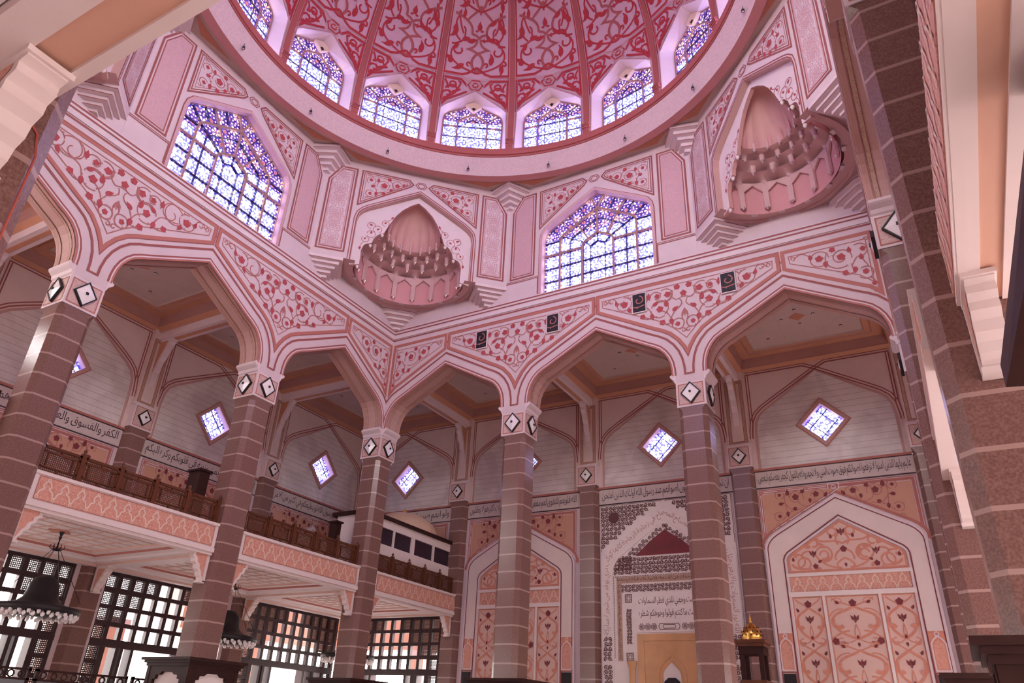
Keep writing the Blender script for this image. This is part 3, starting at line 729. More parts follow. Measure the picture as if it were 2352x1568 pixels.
def niche_side(k,tag_label):
    fr=octfr(k)
    mb=MB('plaster'); O=symm(NIC)
    P=[(HO,2.40),(HO,3.125),(-HO,3.125),(-HO,2.40)]+O[::-1]
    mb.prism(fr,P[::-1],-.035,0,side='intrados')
    oct_common(mb,fr,NIC,True)
    # soffit triangle with a scalloped half-round hole, and the plain faces of the square's corner
    F=fr
    class Hz(Fr):
        def __init__(s,z): s.z=z
        def p(s,u,v,d=0): q=fr.p(u,s.z,-v); return (q[0],q[1],s.z)
    hole=[]
    for i in range(49):
        a=PI*i/48; r=.372+.012*abs(math.sin(a*8)); hole.append((r*.885*math.cos(a),.055+r*.885*math.sin(a)))
    tri=[(HO,0),(0,HO),(-HO,0)]
    mb.use('muqarnas'); HZ=Hz(2.3992)
    def outp(q):
        k=HO/(abs(q[0])+q[1]); return (q[0]*k,q[1]*k)
    hp=[(hole[0][0],0)]+hole+[(hole[-1][0],0)]
    for q0,q1 in zip(hp,hp[1:]): mb.face([HZ.p(*q0),HZ.p(*outp(q0)),HZ.p(*outp(q1)),HZ.p(*q1)])
    mb.use('plaster')
    mb.build('wall_octagon_niche',kind='structure')
    # the niche itself
    t=thing('muqarnas_niche',tag_label,'niche',(*fr.p(0,2.4,-.03)[:2],2.40),'stalactite niches in the corners under the dome')
    F=fr.sh(0,-.036)
    mb=MB('band_light'); S_=symm(SCAL); Q=[(.362,2.385),(.362,2.70),(.352,2.745),(.33,2.775),(.30,2.80),(0,2.98)]
    mb.prism(F,(symm(Q)+S_[::-1])[::-1],-.022,0,side='shell')
    for s in (-1,1):
        mb.use('stem')
        for V in (circ(.262,2.628,.026,0,330,12),circ(.292,2.585,.022,90,400,11),circ(.228,2.67,.026,-60,250,11),circ(.268,2.69,.024,-90,200,10),circ(.185,2.725,.022,-90,220,11),bez((.15,2.77),(.16,2.75),(.17,2.755),(.175,2.74)),bez((.30,2.56),(.31,2.55),(.312,2.54),(.315,2.525))): mb.stroke(F,[(s*a,b) for a,b in V],.0035,.0016)
        mb.use('leaf_red')
        for x,z,r,ro in ((.262,2.64,.011,0),(.295,2.588,.009,30),(.225,2.672,.010,60),(.270,2.695,.011,-60),(.186,2.728,.010,40),(.316,2.515,.012,180),(.148,2.775,.011,30)): bud(mb,F,s*x,z,r,ro*s)
    mb.build('scalloped_arch',t)
    def cyl(a,r,z): # a in degrees, 0..180 across the back
        r=r*.885; q=fr.p(r*math.cos(math.radians(a)),z,-.055-r*math.sin(math.radians(a))); return q
    # pink back wall
    mb=MB('shell_pink'); mb.smooth=True; mb.grid(lambda a,b: cyl(180*a,.366,2.385+.195*b),32,2); mb.smooth=False
    mb.use('muqarnas'); mb.grid(lambda a,b: cyl(180*a,.44,2.38+.66*b),24,1); mb.poly(Hz(3.0),[(.40,0),(.40,.30),(.2,.5),(-.2,.5),(-.40,.30),(-.40,0)])
    mb.build('back_wall',t)
    # colonnettes and pointed arches in front of it
    mb=MB('muqarnas')
    posts=[-2.25+22.5*i for i in range(0,10)]; posts=[11.25+22.5*i-11.25+ (0) for i in range(0,9)]
    PA=[90+22.5*j+11.25 for j in range(-4,4)]
    tips=[]
    for a in PA:
        for (w,r0,r1) in ((2.5,.345,.362),):
            mb.face([cyl(a-w,r0,2.41),cyl(a+w,r0,2.41),cyl(a+w,r0,2.56),cyl(a-w,r0,2.56)])
            mb.face([cyl(a-w,r1,2.41),cyl(a-w,r0,2.41),cyl(a-w,r0,2.56),cyl(a-w,r1,2.56)]); mb.face([cyl(a+w,r0,2.41),cyl(a+w,r1,2.41),cyl(a+w,r1,2.56),cyl(a+w,r0,2.56)])
            mb.face([cyl(a-w,r0,2.41),cyl(a-w,r1,2.41),cyl(a+w,r1,2.41),cyl(a+w,r0,2.41)])
        for q in (-1,1): mb.stroke(CurvF(cyl,.344),[(a+q*1.2,2.41),(a+q*1.2,2.53)],.35*1.0,0)
        tips.append((a,.345,2.405))
    for j in range(-4,5):
        c=90+22.5*j; a0,a1=c-11.25,c+11.25
        a0=max(a0,0); a1=min(a1,180)
        if a1-a0<5: continue
        m=(a0+a1)/2; h=(a1-a0)/2
        top=[(a0,2.575),(a1,2.575)]
        prof=[(a0,2.508),(a0+h*.24,2.518),(m,2.560),(a1-h*.24,2.518),(a1,2.508)]
        for q in range(4):
            A=prof[q]; B=prof[q+1]
            mb.face([cyl(A[0],.349,A[1]),cyl(B[0],.349,B[1]),cyl(B[0],.349,2.575),cyl(A[0],.349,2.575)])
            mb.face([cyl(A[0],.362,A[1]),cyl(B[0],.362,B[1]),cyl(B[0],.349,B[1]),cyl(A[0],.349,A[1])])
        # small dentils on the lip between the posts
        mb.use('band_light'); 
        for (da,r0,r1,z0,z1) in ((2.6,.372,.392,2.388,2.402),):
            if 10<m<170:
                mb.face([cyl(m-da,r0,z1),cyl(m+da,r0,z1),cyl(m+da,r0,z0),cyl(m-da,r0,z0)]); mb.face([cyl(m-da,r0,z0),cyl(m+da,r0,z0),cyl(m+da,r1,z0),cyl(m-da,r1,z0)])
                mb.face([cyl(m-da,r1,z0),cyl(m+da,r1,z0),cyl(m+da,r1,z1),cyl(m-da,r1,z1)])
        mb.use('muqarnas')
    mb.build('arch_band',t)
    # two tiers of hollow cells
    def tier(n,off,ra,za,rb,zb,depth):
        mb=MB('muqarnas'); mb.smooth=True
        def fn(a,b):
            ang=180*a; c=((ang-off)/(180/n))%1.0; sc=math.sin(PI*c)
            arch=math.sin(PI*min(1,b*1.0))
            r=ra+(rb-ra)*(b**2.0)+depth*sc**.6*(1-b**3)
            z=za+(zb-za)*(b**.75)+.022*sc*(1-b)**2
            return cyl(ang,r,z)
        mb.grid(fn,n*8,8); mb.build('stalactite_tier',t)
    tier(8,11.25,.340,2.566,.288,2.606,.044)
    tier(8,0,.282,2.596,.235,2.642,.044)
    tier(8,11.25,.229,2.632,.180,2.676,.038)
    # pendants
    pend=[]
    for a in PA: pend.append((a,.347,2.41,1.0))
    for a in [90+22.5*j for j in range(-3,4)]: pend.append((a,.280,2.588,1.25))
    
    for a in PA[1:-1]: pend.append((a,.230,2.628,1.2))
    for a in [90+22.5*j for j in range(-3,4)]: pend.append((a,.185,2.664,.8))
    for a,r,z,sc in pend:
        x,y,_=cyl(a,r,z)
        mb=MB('muqarnas')
        if z>2.45: mb.lathe(x,y,[(.013*sc,z+.045),(.010*sc,z+.012),(.0115*sc,z)],7)
        mb.use('crystal'); mb.lathe(x,y,[(.0115*sc,z),(.0085*sc,z-.004),(.0,z-.016*sc)],6)
        mb.build('pendant',t)
    mb=MB('white_paint')
    for x_,z_ in ((.312,2.385),(.256,2.548),(.196,2.638),(-.312,2.385),(-.256,2.548),(-.196,2.638)):
        q=F.p(x_,z_,-.008); mb.lathe(q[0],q[1],[(.001,z_+.012),(.009,z_+.008),(.010,z_),(.006,z_-.008),(0,z_-.012)],8)
    mb.build('arch_knob',t)
    # fluted half dome
    mb=MB('shell'); mb.smooth=True
    def fs(a,b):
        ang=180*a; fl=abs(math.sin(math.radians(ang)*8)); 
        r=.186*math.cos(b*PI/2)**.75 + .010*(fl*(1-b)); z=2.668+.275*math.sin(b*PI/2)**1.12
        return cyl(ang,max(r,.0005),z)
    mb.grid(fs,96,12); mb.smooth=False
    mb.use('intrados_rim'); mb.grid(lambda a,b: cyl(180*a,.196-.014*b+.010*abs(math.sin(PI*a*8)),2.664+.005*b),64,1)
    mb.use('shell_pink')
    for j in range(16):
        c=180*(j+.5)/16
        Q=[(-2.6,2.675),(2.6,2.675),(2.0,2.745),(0,2.76),(-2.0,2.745)]
        def pp(a,z):
            b=math.asin(max(0,min(1,((z-2.668)/.275)))**(1/1.12))/(PI/2); return cyl(c+a,.186*math.cos(b*PI/2)**.75-.004,z)
        if j%2: mb.face([pp(*q) for q in Q])
    mb.build('shell_dome',t)
class CurvF(Fr):
    def __init__(s,fn,r): s.fn=fn; s.r=r
    def p(s,u,z,d=0): return s.fn(u,s.r-d,z)
for i,k in enumerate((2,4,0,6)): oct_window_side(k,i+1)
niche_side(3,'stalactite niche with fluted shell in the far corner between the two big windows')
niche_side(1,'stalactite niche with fluted shell at the upper right, right of the far stained glass window')
niche_side(5,'stalactite niche mostly hidden behind the near beam at the upper left')
# stepped corbels and ceiling at the octagon
mb=MB('plaster')
for k in range(8):
    a=math.radians(22.5+45*k); V=(CX+1.548*math.cos(a),CY+1.548*math.sin(a))
    e1=math.radians(22.5+45*k+112.5); e2=math.radians(22.5+45*k-112.5)
    A=(V[0]+.135*math.cos(e1),V[1]+.135*math.sin(e1)); B=(V[0]+.135*math.cos(e2),V[1]+.135*math.sin(e2)); C=(V[0]-.15*math.cos(a),V[1]-.15*math.sin(a))
    chev(mb,[V,A,C,B],3.118,2.985,5,V)
for k in (1,3,5,7):
    fr=octfr(k)
    # corner block under the niche soffit
    c=fr.p(0,0,-HO); a=math.radians(45*k)
    for s in (1,-1):
        # small triangle under each end of the soffit, right angle toward the room
        V=fr.p(s*HO,0); W=fr.p(s*(HO-.20),0); mid=fr.p(s*(HO-.20)/1,0)
        e=(c[0]-V[0],c[1]-V[1]); L=math.hypot(*e); e=(e[0]/L,e[1]/L)
        A=V[:2]; B=(V[0]+e[0]*.277,V[1]+e[1]*.277); R=fr.p(s*(HO-.196),0)[:2]
        mdp=((A[0]+B[0])/2,(A[1]+B[1])/2)
        chev(mb,[A,R,B],2.40,2.29,5,mdp)
    u=fr.U; n=fr.N
    e1=((fr.p(HO,0)[0]-c[0])/(HO*2**.5),(fr.p(HO,0)[1]-c[1])/(HO*2**.5)); e2=((fr.p(-HO,0)[0]-c[0])/(HO*2**.5),(fr.p(-HO,0)[1]-c[1])/(HO*2**.5))
    def q(a_,b_): return (c[0]+e1[0]*a_+e2[0]*b_,c[1]+e1[1]*a_+e2[1]*b_)
    chev(mb,[q(0,0),q(.17,0),q(.155,.035),q(.035,.155),q(0,.17)],2.40,2.29,5,c[:2])
mb.build('trim_corbels',kind='structure')
# wall strips behind the niches (the square's corners between cornice and soffit)
mb=MB('plaster')
for k in (1,3,5,7):
    fr=octfr(k); c=fr.p(0,0,-HO)
    for s in (1,-1):
        V=fr.p(s*HO,0); mb.face([(c[0],c[1],2.285),(V[0],V[1],2.285),(V[0],V[1],2.402),(c[0],c[1],2.402)])
mb.build('trim_corner_strips',kind='structure')

# unseen eaves added outside to darken the tops of the big and dome windows
mb=MB('stone_out')
def annulus(mb,c,r0,r1,z,n,ph=0):
    for k in range(n):
        a,e=math.radians(ph+360*k/n),math.radians(ph+360*(k+1)/n)
        mb.face([(c[0]+r0*math.cos(a),c[1]+r0*math.sin(a),z),(c[0]+r1*math.cos(a),c[1]+r1*math.sin(a),z),(c[0]+r1*math.cos(e),c[1]+r1*math.sin(e),z),(c[0]+r0*math.cos(e),c[1]+r0*math.sin(e),z)])
annulus(mb,(CX,CY),1.635,2.0,2.985,8,22.5); annulus(mb,(CX,CY),1.36,1.60,3.80,48)
mb.build('shade_eaves',kind='structure')

# ================================================================ ring and dome
DX,DY=1.512,-1.5
mb=MB('ceiling_beige')
octP=[(CX+1.548*math.cos(math.radians(22.5+45*k)),CY+1.548*math.sin(math.radians(22.5+45*k))) for k in range(8)]
ringP=[(DX+1.36*math.cos(2*PI*k/96),DY+1.36*math.sin(2*PI*k/96)) for k in range(96)]
mb.poly(Fr2(3.122),octP,holes=[ringP])
mb.use('terracotta_ceiling')
for k in range(8):
    a0=22.5+45*k
    for s in (-1,1):
        P=[]
        for t in range(0,8):
            a=math.radians(a0+s*(.6+13.2*t/7)); P.append((CX+1.412*math.cos(a),CY+1.412*math.sin(a)))
        e=math.radians(a0+s*22.5) # side centre
        tang=math.radians(a0+s*4.4)
        v=math.radians(a0+s*.6); rv=1.404/math.cos(math.radians(22.5-.6))
        v2=math.radians(a0+s*6.0); r2=1.404/math.cos(math.radians(22.5-6.0))
        P=P+[(CX+r2*math.cos(v2),CY+r2*math.sin(v2))]
        mb.poly(Fr2(3.1205),P)
mb.build('ceiling_octagon',kind='structure')
mb=MB('ring_pink'); n=128
def ring(mb,r0,z0,r1,z1):
    mb.smooth=True; mb.grid(lambda a,b:(DX+(r0+(r1-r0)*b)*math.cos(2*PI*a),DY+(r0+(r1-r0)*b)*math.sin(2*PI*a),z0+(z1-z0)*b),n,1); mb.smooth=False
ring(mb,1.40,3.122,1.388,3.10); ring(mb,1.388,3.10,1.335,3.10)
mb.use('ring_light'); ring(mb,1.335,3.10,1.272,3.196)
mb.use('dome_rib')
for r0,z0,r1,z1 in ((1.272,3.196,1.266,3.196),(1.266,3.196,1.266,3.203),(1.266,3.203,1.272,3.206),(1.272,3.206,1.272,3.214),(1.272,3.214,1.264,3.216),(1.264,3.216,1.264,3.262),(1.264,3.262,1.34,3.264)): ring(mb,r0,z0,r1,z1)
mb.use('line_red'); ring(mb,1.2715,3.207,1.2715,3.212)
mb.build('trim_ring',kind='structure')
# spotlights hanging under the ring
proto=None
SPL={1:'small spotlight at the upper right of the dome ring beside the right niche',2:'small spotlight on the dome ring left of the upper right niche',3:'small spotlight on the dome ring above the right end of the far big window',
 4:'small spotlight on the dome ring above the stepped corbel left of the far big window',5:'small spotlight on the dome ring right above the far corner niche',6:'small spotlight on the dome ring above the left half of the corner niche',
 7:'small spotlight on the dome ring above the left big stained glass window',8:'small spotlight highest on the left part of the dome ring'}
SPOTL='small spotlight on the east part of the dome ring near the picture top'
for k in range(16):
    a=math.radians(11.25+22.5*k); x,y=DX+1.302*math.cos(a),DY+1.302*math.sin(a)
    if proto is None:
        b0=(x,y,3.135)
        t=thing('spotlight',SPOTL,'spotlight',b0,'spotlights round the dome ring')
        mb=MB('steel'); mb.tube([(x,y,3.152),(x,y,3.128)],.0018,6); mb.build('stem',t)
        mb=MB('black'); mb.lathe(x,y,[(.001,3.130),(.007,3.128),(.0085,3.120),(.0085,3.114),(.006,3.114)],12); mb.build('housing',t)
        mb=MB('glass_bulb'); mb.lathe(x,y,[(.006,3.1145),(.0,3.1135)],12); mb.build('lens',t)
        proto=(t,x,y)
    else: dup(proto[0],x-proto[1],y-proto[2],0,SPL.get(k,'small spotlight on the near side of the dome ring, behind the camera'))
def drad(z):
    if z<3.40: return 1.30
    return 1.30*math.sqrt(max(0,1-((z-3.40)/1.75)**2))
def dome(a,z,d=0):
    r=drad(z)-d; t=math.radians(a); return (DX+r*math.cos(t),DY+r*math.sin(t),z-d*.3)
WA=[(10.0,3.262),(10.0,3.56),(9.5,3.60),(8.2,3.632),(0,3.762)]   # recess outline in degrees / height
def wz(a):
    a=abs(a)
    P=WA[1:]
    for (a0,z0),(a1,z1) in zip(P,P[1:]):
        if a1<=a<=a0: return z0+(z1-z0)*(a0-a)/(a0-a1)
    return 3.262
class DomeF(Fr):
    """u in degrees off the panel centre"""
    def __init__(s,c): s.c=c
    def p(s,u,z,d=0): return dome(s.c-u,z,d)
class DomeP(Fr):
    """u as a fraction (-1..1) of the panel half width, z height"""
    def __init__(s,c): s.c=c
    def p(s,u,z,d=0): return dome(s.c-u*9.9,z,d)
mb=MB('dome_ground')
cols_=[-11.25,-10.6,-10.01,-9.5,-8.2,-6,-4,-2,0,2,4,6,8.2,9.5,10.01,10.6,11.25]
for k in range(16):
    c=11.25+22.5*k
    for a0,a1 in zip(cols_,cols_[1:]):
        m=(a0+a1)/2; z0a=wz(a0) if abs(m)<10 else 3.262; z0b=wz(a1) if abs(m)<10 else 3.262
        nz=22
        for j in range(nz):
            f0,f1=(j/nz)**1.0,((j+1)/nz)
            def zz(z0,f): return z0+(5.14-z0)*f
            mb.face([dome(c+a0,zz(z0a,f0)),dome(c+a1,zz(z0b,f0)),dome(c+a1,zz(z0b,f1)),dome(c+a0,zz(z0a,f1))])
mb.build('ceiling_dome',kind='structure')
def stz(P,n=6):  # subdivide so strokes follow the curve of the dome
    R=[]
    for a,b in zip(P,P[1:]):
        m=max(1,int(max(abs(b[1]-a[1])/.05,abs(b[0]-a[0])/.18)))
        for i in range(m): R.append((a[0]+(b[0]-a[0])*i/m,a[1]+(b[1]-a[1])*i/m))
    return R+[P[-1]]
class Aspect(Fr):
    """metric panel coordinates: u in bays across, z height; keeps line widths even"""
    def __init__(s,c): s.c=c
    def p(s,u,z,d=0):
        r=max(.2,drad(z)); return dome(s.c-math.degrees(u/1.3),z,d)
def dome_panel(k):
    c=11.25+22.5*k; F=Aspect(c); mb=MB('dome_red')
    HW=.222
    # frame of the spandrel zone
    arch=[(math.radians(a)*1.3,z) for a,z in WA[1:]]
    up=stz([(.235,3.30),(.235,3.86),(.09,3.90),(0,3.862)][::1])
    for s in (-1,1):
        mb.use('dome_red')
        mb.stroke(F,stz([(s*.232,3.60),(s*.232,4.9)]),.020,.003)
        mb.stroke(F,[(s*a,b) for a,b in stz([(.232,3.885),(.10,3.885),(.06,3.90),(.0,3.945)])],.017,.003)
        mb.stroke(F,[(s*a,b) for a,b in stz([(.232,3.845),(.10,3.845),(.055,3.80)])],.016,.003)
        mb.stroke(F,[(s*a,b) for a,b in stz([(.222,3.62),(.19,3.672),(.055,3.757)])],.014,.003)
        mb.stroke(F,[(s*.222,3.62),(s*.225,3.845)],.017,.003)
        mb.use('dome_line'); 
        for o in (0,.014): mb.stroke(F,[(s*a,b) for a,b in stz([(.24,3.858+o),(.10,3.858+o),(.06,3.845+o),(.0,3.80+o)])],.0045,.0042)
        mb.stroke(F,[(s*a,b) for a,b in stz([(arch[0][0]+.004,3.28),(arch[0][0]+.004,3.56),(arch[1][0]+.006,3.607),(arch[2][0]+.003,3.642),(0,3.776)])],.006,.004)
        # knotwork in the spandrel
        mb.use('dome_red')
        for V in (circ(.155,3.765,.030,0,330,10),circ(.155,3.80,.022,0,360,8),spiral(.185,3.72,.03,.01,0,300,10),bez((.10,3.82),(.11,3.79),(.12,3.76),(.14,3.73)),bez((.21,3.83),(.2,3.8),(.18,3.8),(.2,3.76)),bez((.14,3.73),(.17,3.70),(.2,3.69),(.212,3.66)),bez((.10,3.77),(.12,3.745),(.14,3.76),(.155,3.735))): mb.stroke(F,[(s*a,b) for a,b in V],.013,.003)
        bud(mb,F,s*.11,3.825,.014,-60*s,d=.003); bud(mb,F,s*.2,3.68,.015,200,d=.003)
    for kk,m,w in ((1.0,'dome_line',.005),(.78,'dome_red',.010),(.5,'dome_line',.004),(.32,'dome_red',.012)):
        mb.use(m); H=[(-.062*kk,3.81),(-.034*kk,3.81+.045*kk),(.034*kk,3.81+.045*kk),(.062*kk,3.81),(.034*kk,3.81-.045*kk),(-.034*kk,3.81-.045*kk)]
        mb.stroke(F,H,w*.8,.0044,True)
    # tall arabesque above
    for z0 in (3.90,4.33,4.76):
        for s in (-1,1):
            def q(P): return [(s*a,z0+b) for a,b in P]
            mb.use('dome_rib')
            mb.stroke(F,q(bez((0,.01),(.055,.05),(.055,.11),(0,.15))),.019,.003)
            mb.stroke(F,q(bez((0,.15),(.03,.16),(.05,.175),(.075,.175))+bez((.075,.175),(.03,.19),(.012,.21),(.012,.25))[1:]),.016,.003)
            mb.stroke(F,q(bez((.0,.25),(.02,.29),(.05,.27),(.055,.29))+bez((.055,.29),(.05,.34),(.09,.37),(.14,.39))[1:]+[(.20,.41)]),.017,.003)
            mb.stroke(F,q(bez((.10,.37),(.07,.41),(.02,.43),(.0,.47))),.016,.003)
            mb.use('dome_red')
            for V in (bez((.0,.0),(.06,.02),(.12,.04),(.16,.07))+bez((.16,.07),(.20,.10),(.205,.14),(.18,.18))[1:],spiral(.14,.165,.045,.018,60,-220,14),
                      bez((.20,.20),(.16,.20),(.14,.22),(.10,.245)),bez((.10,.245),(.07,.25),(.05,.235),(.02,.245)),bez((.10,.245),(.12,.27),(.09,.31),(.125,.325)),bez((.14,.23),(.17,.25),(.19,.28),(.185,.33)),bez((.185,.33),(.19,.38),(.15,.40),(.16,.43)),
                      spiral(.19,.075,.022,.006,120,-200,9),spiral(.06,.07,.018,.005,-90,200,9),bez((.12,.28),(.13,.3),(.15,.33),(.17,.42))): mb.stroke(F,q(V),.0125,.003)
            for x,z,r,sz,fl in ((.095,.065,60,.045,1),(.17,.07,-120,.04,-1),(.09,.235,30,.035,-1),(.155,.215,100,.03,1),(.165,.31,80,.042,1),(.13,.38,-60,.035,-1)): scroll_leaf(mb,F,s*x,z0+z,sz*1.35,r*s,fl*s,.0036)
            for x,z,sz,r in ((.10,.245,.022,70),(.185,.31,.024,10),(.04,.24,.012,0),(.16,.2,.012,90)): bud(mb,F,s*x,z0+z,sz*1.25,r*s,d=.0038)
        mb.use('dome_red'); bud(mb,F,0,z0+.335,.030,0,d=.003); bud(mb,F,-.02,z0+.305,.013,90,d=.003); bud(mb,F,.02,z0+.305,.013,-90,d=.003)
        bud(mb,F,0,z0+.42,.010,0,d=.003)
        mb.use('dome_ground')
    return mb
base_panel=None
for k in range(16):
    mb=dome_panel(k); mb.build('trim_dome_arabesque',kind='structure')
# ribs
for k in range(16):
    a=22.5*k; mb=MB('dome_rib')
    zs=[3.262+ (4.95-3.262)*j/26 for j in range(27)]
    for (w,dp) in ((.80,.012),):
        for z0,z1 in zip(zs,zs[1:]):
            mb.face([dome(a-w,z0,dp),dome(a+w,z0,dp),dome(a+w,z1,dp),dome(a-w,z1,dp)])
            for s in (-1,1): mb.face([dome(a+s*w,z0,dp),dome(a+s*w,z1,dp),dome(a+s*w,z1,0),dome(a+s*w,z0,0)])
    mb.use('dome_line')
    for s in (-1,1):
        for z0,z1 in zip(zs,zs[1:]):
            mb.face([dome(a+s*.84,z0,.007),dome(a+s*1.05,z0,.007),dome(a+s*1.05,z1,.007),dome(a+s*.84,z1,.007)])
    mb.use('dome_rib')
    def bx(w,z0,z1,dp):
        P=[dome(a-w,z0,dp),dome(a+w,z0,dp),dome(a+w,z1,dp),dome(a-w,z1,dp)]; Q=[dome(a-w,z0,0),dome(a+w,z0,0),dome(a+w,z1,0),dome(a-w,z1,0)]
        mb.face(P); [mb.face([P[i],P[(i+1)%4],Q[(i+1)%4],Q[i]]) for i in range(4)]
    bx(1.15,3.355,3.362,.03); bx(1.05,3.345,3.355,.026); bx(1.1,3.33,3.345,.022); bx(.9,3.262,3.33,.018)
    mb.use('line_red'); [bx(.92,z,z+.0025,.0185) for z in (3.28,3.295,3.31)]
    mb.build('trim_dome_rib',kind='structure')
# dome windows
for k in range(16):
    c=math.radians(11.25+22.5*k); dx,dy=math.cos(c),math.sin(c)
    fr=Fr((DX+dx*1.375,DY+dy*1.375,0),(dy,-dx),(-dx,-dy))
    G=[(.20,3.262),(.20,3.60),(.194,3.632),(.175,3.655),(0,3.742)]
    w=struct('window_%d'%(k+5),(fr.O[0],fr.O[1],3.262))
    mb=MB('stained_glass'); mb.poly(fr,symm(G)); mb.build('window_glass',w)
    mb=MB('band_light')
    A=[(math.radians(a)*1.3,z) for a,z in WA]; A=symm(A); B=symm(G)
    F0=DomeF(math.degrees(c)); AA=symm(WA)
    for i in range(len(AA)-1):
        mb.face([F0.p(*AA[i]),F0.p(*AA[i+1]),fr.p(*B[i+1]),fr.p(*B[i])])
    mb.build('window_reveal',w)
    mb=MB('mullion')
    I=[(.10,3.262),(.10,3.565),(.092,3.588),(.078,3.602),(0,3.652)]
    mb.stroke(fr,symm(I),.010,.008,False,.012); mb.stroke(fr,offs(symm(G),.004),.009,.006,False,.01)
    for s in (-1,1):
        mb.stroke(fr,[(s*.20,3.54),(s*.10,3.54)],.008,.007,False,.01); mb.stroke(fr,[(0,3.652),(s*.052,3.722)],.007,.007,False,.01)
    mb.build('window_frame',w)
    mb=MB('lead')
    mb.stroke(fr,symm([(.052,3.262),(.052,3.56),(.04,3.585),(0,3.602)]),.004,.005,False,.008)
    for s in (-1,1):
        for z in (3.36,3.45): mb.stroke(fr,[(s*.20,z),(0,z)],.0035,.005,False,.008)
        for a,b in (((.175,3.65),(.09,3.59)),((.11,3.69),(.055,3.62)),((.1,3.54),(0,3.54))): mb.stroke(fr,[(s*a[0],a[1]),(s*b[0],b[1])],.0035,.005,False,.008)
    mb.build('window_leading',w)
    mb=MB('beige_vent')  # little hooded opening under the apex
    mb.prism(fr,[(0,3.652),(.056,3.712),(0,3.742),(-.056,3.712)],.004,.03); mb.use('black'); mb.prism(fr,[(0,3.662),(.014,3.680),(0,3.69),(-.014,3.680)],.03,.032)
    mb.build('window_vent',w)

# ================================================================ outer walls
NY=.95; WX=-.95
WN=FN(NY); WW=FW(WX)
NC=[0.0,1.0,1.985,2.95]      # wall pier axes on the north wall
def wallarch(c0,c1):
    """painted arch of the upper wall between pier axes; left foot to right foot"""
    P=[(.095,1.40),(.095,1.63),(.104,1.70),(.125,1.745),(.16,1.778),(.22,1.815),((c1-c0)/2,1.992)]
    return [(c0+a,b) for a,b in P]+[(c1-a,b) for a,b in P[::-1][1:]]
def upper_wall(mb,fr,c0,c1,e0=None,e1=None):
    """wall of one bay above the inscription band: striped marble under a painted arch"""
    c=(c0+c1)/2; zc=1.645
    D=[(c,zc-.118),(c+.118,zc),(c,zc+.118),(c-.118,zc)]
    A=wallarch(c0,c1)
    mb.use('marble_striped'); mb.poly(fr,[(a,b) for a,b in A],0,holes=[D])
    mb.use('wall_rose'); mb.poly(fr,[(c0+.05,1.40)]+[A[0]]+A[1:-1]+[A[-1],(c1-.05,1.40),(c1-.05,2.06),(c0+.05,2.06)],.004)
    for a,b in zip(A,A[1:]): mb.face([fr.p(*a,.004),fr.p(*b,.004),fr.p(*b,0),fr.p(*a,0)])
    mb.use('intrados'); mb.stroke(fr,offs(A,-.008),.014,.003)
    mb.use('line_red')
    for s,x0 in ((1,c0),(-1,c1)):
        L=[(x0+s*.084,1.60),(x0+s*.084,1.63),(x0+s*.094,1.705),(x0+s*.118,1.753),(x0+s*.155,1.787),(x0+s*.217,1.826),(c,1.985),(c+s*.065,2.018),(x0-s*.0+s*(c1-c0)-s*.077,2.018)]
        for o,w in ((0,.0075),(.016,.0065)):
            Q=offs(L,o*s); mb.stroke(fr,Q,w,.0055)
        V=[(x0+s*.078,1.70),(x0+s*.078,2.018)]
        for o in (0,.014): mb.stroke(fr,[(a+s*o,b) for a,b in V],.0065,.0055)
    return D
def diamond_window(n,fr,c,l=None):
    zc=1.645; w=struct('window_%d'%n,(*fr.p(c,0)[:2],zc))
    def dm(r): return [(c,zc-r),(c+r,zc),(c,zc+r),(c-r,zc)]
    mb=MB('intrados'); mb.prism(fr,dm(.150),0,.010,holes=[dm(.116)]); mb.use('line_terracotta'); mb.stroke(fr,dm(.147),.005,.0115,True)
    for i in range(4):
        a,b=dm(.116)[i],dm(.116)[(i+1)%4]; mb.use('plaster'); mb.face([fr.p(*a,0),fr.p(*b,0),fr.p(*b,-.05),fr.p(*a,-.05)])
    mb.build('window_frame',w)
    mb=MB('stained_glass'); mb.poly(fr,dm(.118),-.035); mb.build('window_glass',w)
    mb=MB('lead')
    for s in (-1,1):
        mb.stroke(fr,[(c-.088+.03*s,zc-.03-.03*s*0-.03+.0),(c+.03*s+.03,zc+.088-.03)][:2] if 0 else [(c+s*.03-.059,zc-s*.03-.059),(c+s*.03+.059,zc-s*.03+.059)],.004,-.03,False,.006)
        mb.stroke(fr,[(c+s*.03-.059,zc+s*.03+.059),(c+s*.03+.059,zc+s*.03-.059)],.004,-.03,False,.006)
    mb.build('window_leading',w)
# north wall
wn=30
mbN=MB('plaster')
bays=[(-1.0,0.0),(NC[0],NC[1]),(NC[1],NC[2]),(NC[2],NC[3])]
DH=[]
for c0,c1 in bays: upper_wall(mbN,WN,c0,c1)
mbN.use('plaster'); mbN.rect(WN,-1.2,4.2,2.06,2.3,-.06,0.0)
mbN.rect(WN,2.95,4.2,FLOOR,2.06,-.06,0)
mbN.rect(WN,NC[0]-.0,NC[3]+.05,FLOOR,1.40,-.06,-.001)
mbN.rect(WN,-1.0,0,.70,1.40,-.06,-.001)
mbN.use('line_terracotta'); mbN.rect(WN,-.93,2.88,1.398,1.410,0,.008); mbN.use('ink'); mbN.rect(WN,-.93,2.88,1.3925,1.398,0,.005); mbN.rect(WN,-.93,2.88,1.293,1.298,0,.005)
mbN.build('wall_north',kind='structure')
for i,(c0,c1) in enumerate(bays): diamond_window(21+i,WN,(c0+c1)/2+(.0))
